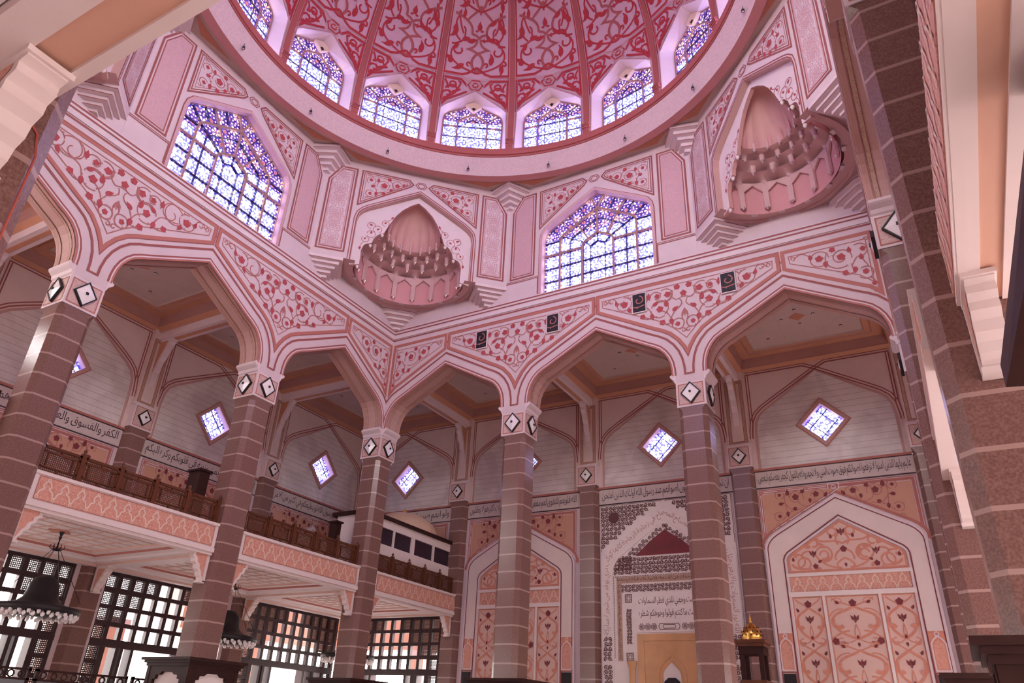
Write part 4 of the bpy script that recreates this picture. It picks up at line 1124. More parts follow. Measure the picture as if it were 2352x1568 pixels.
# west wall (u is y)
mbW=MB('plaster')
wb=[(-3.,-2.),(-2.,-1.),(-1.,0.),(0.,1.0)]
for c0,c1 in wb: upper_wall(mbW,WW,c0,c1)
mbW.use('plaster'); mbW.rect(WW,-4.2,1.2,2.06,2.3,-.06,0); mbW.rect(WW,-4.2,1.0,.70,1.40,-.06,-.001)
for c in (-3.,-2.,-1.,0.): mbW.rect(WW,c-.09,c+.09,FLOOR,.70,-.06,-.001)
mbW.use('line_terracotta'); mbW.rect(WW,-4,.95,1.398,1.410,0,.008); mbW.use('ink'); mbW.rect(WW,-4,.95,1.3925,1.398,0,.005); mbW.rect(WW,-4,.95,1.293,1.298,0,.005)
mbW.build('wall_west',kind='structure')
for i,(c0,c1) in enumerate(wb[1:]): diamond_window(25+i,WW,(c0+c1)/2)
# wall piers
def pier(fr,c,l,lampl,d=.045,w=.068):
    b=fr.p(c,FLOOR,0); t=thing('wall_pier',l,'pier',(b[0],b[1],FLOOR),'granite piers against the outer walls')
    mb=MB('granite'); 
    P=[(c-w,0),(c-w+.02,d),(c+w-.02,d),(c+w,0)]
    def q(u,dd,z): return fr.p(u,z,dd)
    for a,b_ in zip(P,P[1:]): mb.face([q(*a,FLOOR),q(*b_,FLOOR),q(*b_,1.385),q(*a,1.385)])
    P2=[(c-w,0),(c-w,d),(c+w,d),(c+w,0)]
    for a,b_,a2,b2 in zip(P,P[1:],P2,P2[1:]): mb.face([q(*a,1.385),q(*b_,1.385),q(*b2,1.42),q(*a2,1.42)])
    mb.build('shaft',t)
    mb=MB('band_light'); mb.rect(fr,c-w-.002,c+w+.002,1.42,1.555,0,d+.003)
    F=fr.sh(c,d+.003); R=[(-.058,1.432),(.058,1.432),(.058,1.543),(-.058,1.543)]
    mb.use('carved_peach'); mb.poly(F,R,.0006); mb.use('line_terracotta'); mb.stroke(F,R,.004,.0014,True)
    mb.build('capital',t)
    mb=MB('wall_rose'); mb.rect(fr,c-.066,c+.066,1.555,2.06,0,.02)
    F=fr.sh(c,.02); R=[(-.045,1.578),(.045,1.578),(.045,1.975),(-.045,1.975)]
    mb.use('carved_brown'); mb.stroke(F,R,.015,.0008,True); mb.use('line_red'); mb.stroke(F,offs(R,.009,True),.003,.0014,True); mb.stroke(F,offs(R,-.009,True),.003,.0014,True)
    mb.use('band_light'); mb.rect(fr,c-.074,c+.074,1.555,1.572,0,.03)
    mb.build('upper_panel',t)
    n=fr.N; lamp(*fr.p(c,0,0)[:2],n[0],n[1],d+.004,lampl,1.488,.044,'diamond lamps on the wall piers')
PN=['granite wall pier at the corner end of the gallery','granite wall pier between the left blind arch and the prayer niche','granite wall pier between the prayer niche and the right blind arch','granite wall pier at the far right end of the prayer wall']
for c,l in zip(NC,PN): pier(WN,c,l,'small lamp on the '+l.replace('granite ',''))
PW=[(0,'granite wall pier behind the corner column on the gallery wall'),(-1,'granite wall pier right of the far left column'),(-2,'granite wall pier at the left end of the gallery wall')]
for c,l in PW: pier(WW,float(c),l,'small lamp on the '+l.replace('granite ',''))

# the two sides behind and right of the camera: plain wall above the ground floor openings
mb=MB('plaster'); mb.rect(FS(-3.95),-4.0,1.0,FLOOR,2.3,-.05,0)
for c in (0,1,2,3): mb.rect(FS(-3.95),-c-.09,-c+.09,FLOOR,.70,-.05,0)
mb.build('wall_south',kind='structure')
mb=MB('plaster'); mb.rect(FE(3.95),-1.0,4.0,.30,2.3,-.05,0)
for c in (0,1,2,3): mb.rect(FE(3.95),c-.09,c+.09,FLOOR,.70,-.05,0)
mb.build('wall_east',kind='structure')

# ================================================================ inscriptions (Quran 49)
TXT=[(WN,-.93,-.075,'\u0648\u0644\u0648 \u0627\u0646\u0647\u0645 \u0635\u0628\u0631\u0648\u0627 \u062d\u062a\u0649 \u062a\u062e\u0631\u062c \u0627\u0644\u064a\u0647\u0645 \u0644\u0643\u0627\u0646 \u062e\u064a\u0631\u0627','above the glazed booth in the corner bay'),
 (WN,.075,.925,'\u0627\u0644\u0644\u0647 \u0642\u0644\u0648\u0628\u0647\u0645 \u0644\u0644\u062a\u0642\u0648\u0649 \u0644\u0647\u0645 \u0645\u063a\u0641\u0631\u0629 \u0648\u0627\u062c\u0631 \u0639\u0638\u064a\u0645 \u0627\u0646 \u0627\u0644\u062d\u062c\u0631\u0627\u062a \u0627\u0643\u062b\u0631\u0647\u0645 \u0644\u0627 \u064a\u0639\u0642\u0644\u0648\u0646','above the left blind arch panel'),
 (WN,1.075,1.915,'\u0627\u0646 \u062a\u062d\u0628\u0637 \u0627\u0646 \u0627\u0644\u0630\u064a\u0646 \u064a\u063a\u0636\u0648\u0646 \u0627\u0635\u0648\u0627\u062a\u0647\u0645 \u0639\u0646\u062f \u0631\u0633\u0648\u0644 \u0627\u0644\u0644\u0647 \u0627\u0648\u0644\u0626\u0643 \u0627\u0644\u0630\u064a\u0646 \u0627\u0645\u062a\u062d\u0646','above the prayer niche'),
 (WN,2.055,2.88,'\u0639\u0644\u064a\u0645 \u064a\u0627\u064a\u0647\u0627 \u0627\u0644\u0630\u064a\u0646 \u0627\u0645\u0646\u0648\u0627 \u0644\u0627 \u062a\u0631\u0641\u0639\u0648\u0627 \u0627\u0635\u0648\u0627\u062a\u0643\u0645 \u0641\u0648\u0642 \u0635\u0648\u062a \u0627\u0644\u0646\u0628\u064a \u0648\u0644\u0627 \u062a\u062c\u0647\u0631\u0648\u0627 \u0644\u0647 \u0628\u0627\u0644\u0642\u0648\u0644 \u0643\u062c\u0647\u0631 \u0628\u0639\u0636\u0643\u0645 \u0644\u0628\u0639\u0636','above the right blind arch panel'),
 (WW,.075,.93,'\u0648\u0627\u0639\u0644\u0645\u0648\u0627 \u0627\u0646 \u0641\u064a\u0643\u0645 \u0631\u0633\u0648\u0644 \u0627\u0644\u0644\u0647 \u0644\u0648 \u064a\u0637\u064a\u0639\u0643\u0645 \u0641\u064a \u0643\u062b\u064a\u0631 \u0645\u0646 \u0627\u0644\u0627\u0645\u0631','on the gallery wall between the corner column and the next'),
 (WW,-.925,-.075,'\u0627\u0644\u0644\u0647 \u062d\u0628\u0628 \u0627\u0644\u064a\u0643\u0645 \u0627\u0644\u0627\u064a\u0645\u0646 \u0648\u0632\u064a\u0646\u0647 \u0641\u064a \u0642\u0644\u0648\u0628\u0643\u0645 \u0648\u0643\u0631\u0647 \u0627\u0644\u064a\u0643\u0645','on the gallery wall above the second balcony balustrade'),
 (WW,-1.925,-1.075,'\u0627\u0644\u0643\u0641\u0631 \u0648\u0627\u0644\u0641\u0633\u0648\u0642 \u0648\u0627\u0644\u0639\u0635\u064a\u0627\u0646 \u0627\u0648\u0644\u0626\u0643 \u0647\u0645 \u0627\u0644\u0631\u0634\u062f\u0648\u0646','on the gallery wall above the leftmost balustrade')]
for fr,u0,u1,tx,where in TXT:
    b=fr.p((u0+u1)/2,1.30,0)
    t=thing('calligraphy_frieze','black Arabic inscription band '+where,'inscription',b,'inscription bands round the hall')
    mb=MB('frieze_ground'); mb.rect(fr,u0,u1,1.299,1.392,0,.004); mb.build('band',t)
    mb=MB('ink'); letter(mb,lambda x,y,d:fr.p(u0+.015+x,1.308+y,.0055),tx,u1-u0-.03,.074); mb.build('lettering',t)

# ================================================================ blind arch panels on the north wall, and their tops above the gallery
BS_LEAF=[(.045,1.225,'b',.015,30),(.095,1.232,'r',.018,0),(.062,1.20,'b',.0,0),(.13,1.20,'b',.014,180),(.165,1.255,'r',.014,40),(.205,1.225,'r',.020,0),(.245,1.255,'b',.018,0),(.29,1.245,'r',.011,20),(.285,1.195,'b',.015,80),(.255,1.135,'b',.015,180),(.215,1.16,'r',.013,50),(.30,1.125,'r',.012,0)]
BS_VINE=[circ(.088,1.225,.035,0,300,12),circ(.15,1.215,.045,60,-200,14),spiral(.205,1.222,.045,.018,200,-170,16),circ(.205,1.215,.06,-120,40,10),circ(.288,1.245,.024,-60,250,10),bez((.26,1.24),(.27,1.21),(.26,1.18),(.255,1.14)),bez((.255,1.14),(.27,1.12),(.28,1.10),(.30,1.105)),circ(.303,1.125,.025,-90,150,10),bez((.255,1.14),(.235,1.145),(.225,1.15),(.215,1.16)),spiral(.31,1.075,.014,.005,0,300),spiral(.02,1.262,.01,.004,0,300)]
def ogee_band(mb,fr,u0,u1,z0,z1,n,mat='fascia_line',w=.0048,d=.0022):
    mb.use(mat); p=(u1-u0)/n; h=z1-z0
    for i in range(n):
        x=u0+p*i
        for s in (1,-1):
            xc=x+p*.5
            P=[(0,.90),(.13,.80),(.22,.66),(.20,.58),(.13,.53),(.17,.47),(.30,.42),(.38,.32),(.40,.22),(.5,.10)]
            Q=[(xc+s*a*p,z0+b*h) for a,b in P]; Q=[q for q in Q if u0-.001<=q[0]<=u1+.001]
            mb.stroke(fr,Q,w,d)
        mb.stroke(fr,circ(xc,z0+.93*h,.07*h,0,360,8),w*.6,d); mb.stroke(fr,circ(x+(0 if i else .06*h),z0+.07*h,.07*h,0,360,8),w*.6,d)
        for a,b in ((.5,.45),(.5,.25),(.42,.62),(.58,.62),(.0,.6),(.0,.8),(.12,.35),(.88,.3),(.08,.92),(.92,.92),(.3,.08),(.7,.08)):
            ua=x+a*p
            if u0+.004<ua<u1-.004: mb.stroke(fr,circ(ua,z0+b*h,.022*h,0,360,5),.0015,d)
def blind_top(mb,fr,c,hw=.41,ground='peach_tan'):
    """framed spandrels with a pointed arch"""
    z1=1.287
    mb.use('band_light'); mb.rect(fr,c-hw,c+hw,.94,z1,0,.003)
    A=[(-.395,.945),(-.392,.965),(-.38,.99),(-.36,1.012),(-.335,1.03),(0,1.212),(.335,1.03),(.36,1.012),(.38,.99),(.392,.965),(.395,.945)]
    O=offs(A,.024)
    P=[(-hw+.028,1.005)]+[q for q in O if abs(q[0])<hw-.03]+[(hw-.028,1.005),(hw-.028,z1-.030),(-hw+.028,z1-.030)]
    mb.use(ground); mb.poly(fr,shift(P,c),.004)
    mb.use('line_terracotta'); mb.stroke(fr,shift([(-hw+.004,.95),(-hw+.004,z1-.004),(hw-.004,z1-.004),(hw-.004,.95)],c),.005,.0045)
    mb.stroke(fr,shift(O,c),.016,.0046); mb.stroke(fr,shift([(-hw+.018,1.01),(-hw+.018,z1-.018),(hw-.018,z1-.018),(hw-.018,1.01)],c),.016,.0046)
    mb.use('band_light')
    def dashes(P0,P1,n):
        for i in range(n):
            a=(i+.06)/n; b=(i+.86)/n
            q=lambda t:(c+P0[0]+(P1[0]-P0[0])*t,P0[1]+(P1[1]-P0[1])*t)
            mb.stroke(fr,[q(a),q(b)],.0052,.0056); mb.stroke(fr,circ(*q((i+.97)/n),.0022,0,360,6),.002,.0056)
    for s in (-1,1):
        dashes((s*.03,z1-.018),(s*(hw-.018),z1-.018),3); dashes((s*(hw-.018),z1-.03),(s*(hw-.018),1.03),3)
        dashes((s*.02,1.228),(s*.345,1.050),4)
        F=fr.sh(c); leaves(mb,F,BS_LEAF,s,.0062,'maroon',1.0); vines(mb,F,BS_VINE,s,.0038,.0057,'stem')
    mb.use('band_light'); mb.stroke(fr,shift([(-.028,1.262),(-.028,1.285),(.028,1.285),(.028,1.255),(-.02,1.225)],c),.006,.007); mb.stroke(fr,circ(c,1.262,.012,0,360,8),.004,.007)
    return A
def blind_panel(c,label):
    fr=WN; b=fr.p(c,FLOOR,0)
    t=thing('blind_arch_panel',label,'wall panel',(b[0],b[1],FLOOR),'blind arch panels beside the prayer niche')
    mb=MB('band_light'); A=blind_top(mb,fr,c); mb.build('spandrel_panel',t)
    FL=FLOOR+.02
    OUT=[(-.395,FL)]+A+[(.395,FL)]
    I0=[(-.305,FL),(-.305,.885),(-.298,.905),(-.283,.922),(0,1.100),(.283,.922),(.298,.905),(.305,.885),(.305,FL)]
    mb=MB('plaster'); P=OUT+I0[::-1]
    mb.use('surround_cream'); mb.prism(fr,shift(P,c)[::-1],0,.012,side='band_light')
    mb.use('band_light'); mb.stroke(fr,shift(offs(OUT,-.001),c),.012,.015,False,.01)
    mb.use('maroon'); mb.stroke(fr,shift(offs(OUT,-.010),c),.005,.0145); mb.stroke(fr,shift(offs(I0,.004),c),.006,.0145); 
    mb.use('band_light'); mb.stroke(fr,shift(offs(I0,-.006),c),.010,.013,False,.01)
    mb.build('arch_surround',t)
    # tympanum
    F=fr.sh(c)
    T=[(-.292,.812),(-.292,.88),(-.285,.90),(-.272,.914),(0,1.083),(.272,.914),(.285,.90),(.292,.88),(.292,.812)]
    mb=MB('peach_pink'); mb.poly(F,T,.0062); mb.use('fascia_peach'); mb.stroke(F,offs(T,-.008,True),.012,.0070,True)
    for s in (-1,1):
        mb.use('fascia_peach')
        for V in (circ(.045,1.02,.022,0,360,12),bez((0,1.03),(.02,1.0),(.05,.98),(.02,.95)),bez((0,.955),(.05,.99),(.10,.95),(.13,.99)),bez((.13,.99),(.18,.98),(.2,.94),(.26,.92)),circ(.10,.905,.04,30,330,14),circ(.10,.90,.022,0,300,10),bez((0,.88),(.04,.86),(.06,.84),(.02,.825)),
                  circ(.205,.86,.032,-40,230,12),circ(.235,.875,.035,60,330,12),bez((.02,.83),(.08,.83),(.12,.86),(.15,.91)),bez((.15,.91),(.17,.93),(.2,.93),(.22,.90)),bez((.17,.83),(.2,.84),(.25,.82),(.27,.86)),bez((.0,.93),(.03,.92),(.05,.90),(.045,.87)),circ(.145,.965,.02,0,300,10)): mb.stroke(F,[(s*a,b) for a,b in V],.0095,.0074)
        for x,z,r,sz in ((.06,.885,40,.04),(.09,.935,-20,.035),(.16,.945,10,.04),(.24,.89,-40,.03),(.12,.83,20,.03)): scroll_leaf(mb,F,s*x,z,sz,r*s,s,.0076)
        mb.use('maroon'); bud(mb,F,s*.055,.995,.012,0,d=.0082); lotus(mb,F,s*.155,.907,.020,1,.0082); bud(mb,F,s*.26,.885,.012,0,d=.0082); rose(mb,F,s*.15,.843,.016,0,.0082); bud(mb,F,s*.125,.868,.011,60*s,d=.0082)
    mb.use('maroon'); lotus(mb,F,0,1.015,.022,1,.0082); rose(mb,F,0,.925,.019,0,.0082); bud(mb,F,0,.845,.011,180,d=.0082)
    mb.build('tympanum',t)
    mb=MB('white_paint'); mb.rect(F,-.305,.305,.795,.812,0,.014); mb.rect(F,-.305,.305,.692,.716,0,.014); mb.rect(F,-.305,-.292,FL,.80,0,.010); mb.rect(F,.292,.305,FL,.80,0,.010)
    mb.rect(F,-.141,-.127,FL,.70,0,.011); mb.rect(F,.127,.141,FL,.70,0,.011); mb.build('white_mullions',t)
    mb=MB('carved_fascia'); mb.rect(F,-.290,.290,.716,.795,0,.004); ogee_band(mb,F,-.285,.285,.718,.793,9,'fascia_line',.005,.0055); mb.build('ogee_frieze',t)
    def scrollpanel(cx,hw_,big):
        mb=MB('peach_pink'); mb.rect(F,cx-hw_,cx+hw_,FL,.692,0,.003)
        mb.use('fascia_peach'); mb.stroke(F,[(cx-hw_+.003,FL),(cx-hw_+.003,.688),(cx+hw_-.003,.688),(cx+hw_-.003,FL)],.006,.0045)
        k=hw_/.075
        for z0,sg in ((.58,1),(.37,1),(.16,1),(-.05,1)):
            for s in (-1,1):
                mb.use('fascia_peach')
                def q(P): return [(cx+s*a*k,z0+b) for a,b in P]
                mb.stroke(F,q(bez((.0,.06),(.02,.03),(.07,.03),(.062,-.02))+bez((.062,-.02),(.055,-.07),(.02,-.085),(.0,-.10))[1:]),.0115,.0048)
                mb.stroke(F,q(bez((.0,.055),(.02,.07),(.05,.085),(.06,.10))),.006,.0048)
                mb.stroke(F,q(bez((.062,.0),(.068,-.04),(.05,-.055),(.035,-.035))),.018,.0056)
                mb.stroke(F,q(spiral(.045,-.115,.022,.006,100,-220,12)),.005,.0048); mb.stroke(F,q(bez((0,-.095),(.02,-.12),(.05,-.13),(.066,-.10))),.005,.0048)
                mb.stroke(F,q(bez((0,-.03),(.006,-.06),(.012,-.08),(.0,-.10))),.005,.0048)
                if big: mb.stroke(F,q(bez((.03,.045),(.05,.05),(.066,.03),(.07,.01))),.006,.0048); mb.stroke(F,q(bez((.02,-.06),(.045,-.06),(.06,-.09),(.075,-.10))),.008,.0048); mb.stroke(F,q(circ(.045,.085,.014,0,300,9)),.0045,.0048)
                mb.use('maroon'); 
                if not big: bud(mb,F,cx+s*.055*k,z0+.045,.011,-30*s,d=.006)
                else: bud(mb,F,cx+s*.045*k,z0+.078,.011,-60*s,d=.006); 
                if big: rose(mb,F,cx+s*.062*k,z0-.108,.019,90,.0075)
            mb.use('maroon'); sc=.021
            if z0>.5: rose(mb,F,cx,z0+.072,.020,0,.006)
            lotus(mb,F,cx,z0-.005,sc,1,.006); bud(mb,F,cx,z0-.09,.010,0,d=.006); bud(mb,F,cx,z0-.125,.010,180,d=.006)
        mb.build('scroll_panel',t)
    scrollpanel(-.217,.075,False); scrollpanel(.217,.075,False); scrollpanel(0,.126,True)
    for s in (-1,1):
        mb=MB('fascia_peach'); mb.rect(F,s*.35-.038,s*.35+.038,.33,.512,.011,.0135)
        mb.use('band_light'); mb.stroke(F,shift([(-.031,.335),(-.031,.455),(-.018,.475),(0,.488),(.018,.475),(.031,.455),(.031,.335)],s*.35),.007,.0155,True,.003); mb.stroke(F,circ(s*.35,.498,.010,0,360,8),.005,.0155)
        mb.use('carved_fascia'); mb.poly(F,shift([(-.024,.342),(.024,.342),(.024,.45),(0,.475),(-.024,.45)],s*.35),.0142)
        mb.build('side_niche',t)
        mb=MB('black'); mb.rect(F,s*.35-.030,s*.35+.030,FL,.318,.011,.02); mb.use('line_red'); mb.stroke(F,shift([(-.036,FL),(-.036,.325),(.036,.325),(.036,FL)],s*.35),.006,.016,False,.004); mb.build('dark_opening',t)
    return t
blind_panel(.5,'peach blind arch panel left of the prayer niche, partly behind a granite column')
blind_panel(2.465,'fully visible peach blind arch panel with red lotus scrollwork, right of the prayer niche')
# tops of the same arches above the gallery
for fr,c,l in ((WN,-.5,'tan floral panel with white arch top behind the domed booth'),(WW,.5,'tan floral panel on the gallery wall behind the second balustrade'),(WW,-.5,'tan floral panel on the gallery wall between the far left and second columns'),(WW,-1.5,'tan floral panel on the gallery wall above the leftmost balustrade')):
    b=fr.p(c,.9,0); t=thing('floral_wall_panel',l,'wall panel',b,'floral panels above the gallery')
    mb=MB('band_light'); A=blind_top(mb,fr,c,.41,'peach_tan'); mb.build('spandrel_panel',t)
    mb=MB('white_paint'); mb.stroke(fr,shift(offs(A,.001),c),.016,.012,False,.012); mb.stroke(fr,shift(offs(A,-.04),c),.012,.012,False,.012); mb.build('arch_moulding',t)
    mb=MB('peach'); mb.prism(fr,shift([(-.395,.80)]+A+[(.395,.80)],c)[::-1],0,.0035); mb.build('arch_infill',t)

# ================================================================ prayer niche wall (mihrab)
def mihrab():
    c=1.4925; fr=WN; b=fr.p(c,FLOOR,0); F=fr.sh(c)
    t=thing('prayer_niche','cream marble prayer niche wall covered in dark carved calligraphy and arabesques, behind the third column','prayer niche',(b[0],b[1],FLOOR))
    H=.415; FL=FLOOR+.02
    mb=MB('marble_cream'); mb.rect(F,-H,H,FL,1.288,0,.008); 
    A=[(-.41,FL),(-.41,.93),(-.40,.975),(-.375,1.015),(-.34,1.045),(0,1.27),(.34,1.045),(.375,1.015),(.40,.975),(.41,.93),(.41,FL)]
    B=[(-.34,FL),(-.34,.86),(-.33,.91),(-.30,.955),(0,1.165),(.30,.955),(.33,.91),(.34,.86),(.34,FL)]
    mb.prism(F,(A+B[::-1])[::-1],.008,.014)
    mb.build('marble_wall',t)
    mb=MB('mihrab_dark')
    for s in (-1,1):
        P=[(s*.408,1.02),(s*.408,1.28),(s*.03,1.28),(s*.335,1.065),(s*.39,1.03)]
        curls(mb,F,P,.026,.0055,.010,None,.12); mb.stroke(F,[(s*.410,1.0),(s*.410,1.284),(s*.01,1.284)],.003,.010)
        mb.poly(F,circ(s*.325,1.205,.034,0,360,16)[:-1],.0115)
    mb.build('spandrel_carving',t)
    # band of raised lettering following the arch
    pts=[(-.375,.52),(-.375,.90),(-.366,.945),(-.345,.98),(-.31,1.005),(0,1.212),(.31,1.005),(.345,.98),(.366,.945),(.375,.90),(.375,.52)]
    Ls=[0]
    for p,q in zip(pts,pts[1:]): Ls.append(Ls[-1]+math.dist(p,q))
    def along(x,y):
        x=max(0,min(Ls[-1]-1e-6,x)); i=max(j for j in range(len(Ls)-1) if Ls[j]<=x); p,q=pts[i],pts[i+1]; L=math.dist(p,q); f=(x-Ls[i])/L; tx,ty=(q[0]-p[0])/L,(q[1]-p[1])/L
        return (p[0]+(q[0]-p[0])*f-ty*y,p[1]+(q[1]-p[1])*f+tx*y)
    mb=MB('intrados_rim')
    tx='\u0627\u0644\u0644\u0647 \u0646\u0648\u0631 \u0627\u0644\u0633\u0645\u0648\u0627\u062a \u0648\u0627\u0644\u0627\u0631\u0636 \u0645\u062b\u0644 \u0646\u0648\u0631\u0647 \u0643\u0645\u0634\u0643\u0627\u0629 \u0641\u064a\u0647\u0627 \u0645\u0635\u0628\u0627\u062d \u0627\u0644\u0645\u0635\u0628\u0627\u062d \u0641\u064a \u0632\u062c\u0627\u062c\u0629 \u0627\u0644\u0632\u062c\u0627\u062c\u0629 \u0643\u0627\u0646\u0647\u0627 \u0643\u0648\u0643\u0628 \u062f\u0631\u064a \u064a\u0648\u0642\u062f \u0645\u0646 \u0634\u062c\u0631\u0629 \u0645\u0628\u0627\u0631\u0643\u0629'
    letter(mb,lambda x,y,d:F.p(*along(x,y-.026),.0155),tx,Ls[-1],.052)
    mb.build('raised_lettering',t)
    mb=MB('mihrab_dark')
    # arch ground between the band and the tympanum
    I=[(-.325,.80),(-.325,.87),(-.30,.94),(0,1.15),(.30,.94),(.325,.87),(.325,.80)]
    Tm=[(-.185,.962),(0,1.105),(.185,.962)]
    Tm=[(-.19,.962)]+[( -.10,1.04),(0,1.108),(.10,1.04),(.19,.962)]
    ring_=I+[(.205,.955),(0,1.12),(-.205,.955)][::1]
    for P in ([(-.325,.88),(-.30,.94),(-.0,1.15),(0,1.115),(-.205,.955),(-.205,.88)],[(.325,.88),(.205,.88),(.205,.955),(0,1.115),(0,1.15),(.30,.94)]): curls(mb,F,P,.022,.0045,.010,None,.10)
    curls(mb,F,[(-.332,.858),(.332,.858),(.332,.958),(-.332,.958)],.0245,.0048,.010,None,.3)
    mb.stroke(F,[(-.33,.955),(-.19,.955)],.003,.010)
    curls(mb,F,[(-.285,.756),(.285,.756),(.285,.802),(-.285,.802)],.0225,.0042,.010,None,.3)
    for x in range(-32,33): mb.stroke(F,circ(x*.010,.846,.0025,0,360,5),.0022,.010)
    for s in (-1,1):
        for j in range(48): mb.stroke(F,circ(s*.331,.40+j*.0095,.0022,0,360,5),.002,.016)
        curls(mb,F,[(s*.348,.38),(s*.402,.38),(s*.402,.505),(s*.348,.505)],.026,.0048,.016,None,.3)
        curls(mb,F,[(s*.348,.15),(s*.402,.15),(s*.402,.36),(s*.348,.36)],.026,.0048,.016,None,.3)
        for z in (.40,.72):   # star squares
            R=[(s*.222,z-.022),(s*.262,z-.022),(s*.262,z+.022),(s*.222,z+.022)]; mb.stroke(F,R,.003,.010,True)
            for k in range(8): mb.stroke(F,circ(s*.242+.0145*math.cos(PI*k/4),z+.0155*math.sin(PI*k/4),.0062,0,360,8),.0022,.010)
        curls(mb,F,[(s*.226,.47),(s*.258,.47),(s*.258,.66),(s*.226,.66)],.016,.0034,.010,None,.3)
    mb.build('arabesque_carving',t)
    mb=MB('marble_cream')
    mb.use('carved_brown'); mb.rect(F,-.315,.315,.808,.842,.008,.011)
    for s in (-1,1): a,b_=sorted((s*.285,s*.315)); mb.rect(F,a,b_,.38,.808,.008,.011)
    mb.use('mihrab_dark')
    tx2='\u0642\u062f \u0646\u0631\u0649 \u062a\u0642\u0644\u0628 \u0648\u062c\u0647\u0643 \u0641\u064a \u0627\u0644\u0633\u0645\u0627\u0621 \u0641\u0644\u0646\u0648\u0644\u064a\u0646\u0643 \u0642\u0628\u0644\u0629 \u062a\u0631\u0636\u0627\u0647\u0627'
    letter(mb,lambda x,y,d:F.p(-.31+x,.811+y,.0125),tx2,.62,.028)
    for s in (-1,1): letter(mb,lambda x,y,d:F.p(s*.300+y-.013,.39+x,.0125),tx2,.41,.024)
    mb.build('inscribed_frame',t)
    mb=MB('maroon'); mb.poly(F,Tm,.011); mb.use('mihrab_dark')
    letter(mb,lambda x,y,d:F.p(-.115+x,.972+y,.013),'\u0644\u0627 \u0627\u0644\u0647 \u0627\u0644\u0627 \u0627\u0644\u0644\u0647 \u0645\u062d\u0645\u062f \u0631\u0633\u0648\u0644 \u0627\u0644\u0644\u0647',.23,.075); mb.build('tympanum',t)
    # two lines of kufic, star chain
    mb=MB('marble_cream'); mb.rect(F,-.195,.195,.53,.745,.008,.013); mb.use('mihrab_dark')
    letter(mb,lambda x,y,d:F.p(-.18+x,.668+y,.0145),'\u0648\u062c\u0647\u062a \u0648\u062c\u0647\u064a \u0644\u0644\u0630\u064a \u0641\u0637\u0631 \u0627\u0644\u0633\u0645\u0627\u0648\u0627\u062a',.36,.055)
    letter(mb,lambda x,y,d:F.p(-.18+x,.600+y,.0145),'\u0648\u062d\u064a\u062b \u0645\u0627 \u0643\u0646\u062a\u0645 \u0641\u0648\u0644\u0648\u0627 \u0648\u062c\u0648\u0647\u0643\u0645 \u0634\u0637\u0631\u0647',.36,.055)
    for x in (-.165,-.128,-.091,.091,.128,.165):
        for r,q in ((.018,8),(.010,8),(.004,4)): mb.stroke(F,[(x+(r if i%2 else r*.8)*math.cos(PI*i/q),.560+(r if i%2 else r*.8)*math.sin(PI*i/q)) for i in range(2*q)],.0026,.0145,True)
    for r in (1,.6): mb.stroke(F,[(-.055*r,.56-.016*r),(.055*r,.56-.016*r),(.062*r,.56),(.055*r,.56+.016*r),(-.055*r,.56+.016*r),(-.062*r,.56)],.003,.0145,True)
    mb.build('kufic_panel',t)
    # amber onyx niche
    mb=MB('onyx')
    O=[(-.195,FL),(-.195,.522),(.195,.522),(.195,FL)]; O2=[(.155,FL),(.155,.485),(-.155,.485),(-.155,FL)]
    mb.prism(F,(O+O2)[::-1],.008,.016); 
    O3=[(.078,FL),(.078,.31),(.07,.345),(.045,.375),(0,.408),(-.045,.375),(-.07,.345),(-.078,.31),(-.078,FL)]
    O4=[(.058,FL),(.058,.31),(.05,.335),(0,.385),(-.05,.335),(-.058,.31),(-.058,FL)]
    mb.prism(F,([(-.155,FL),(-.155,.485),(.155,.485),(.155,FL)]+O4)[::-1],.008,.0105)
    mb.stroke(F,offs(O3,.0),.010,.016,False,.007); mb.stroke(F,offs(O4,.004),.005,.014,False,.005)
    mb.build('onyx_niche',t)
    mb=MB('black'); mb.poly(F,[(-.045,FL),(-.045,.275),(-.02,.295),(.02,.295),(.045,.275),(.045,FL)],.0165); mb.build('niche_opening',t)
    for s in (-1,1):
        q=F.p(s*.225,0,.03); mb=MB('onyx'); mb.lathe(q[0],q[1],[(.022,FL),(.018,.0),(.017,.34),(.026,.362),(.028,.378),(.0,.378)],14); mb.build('half_column',t)
mihrab()

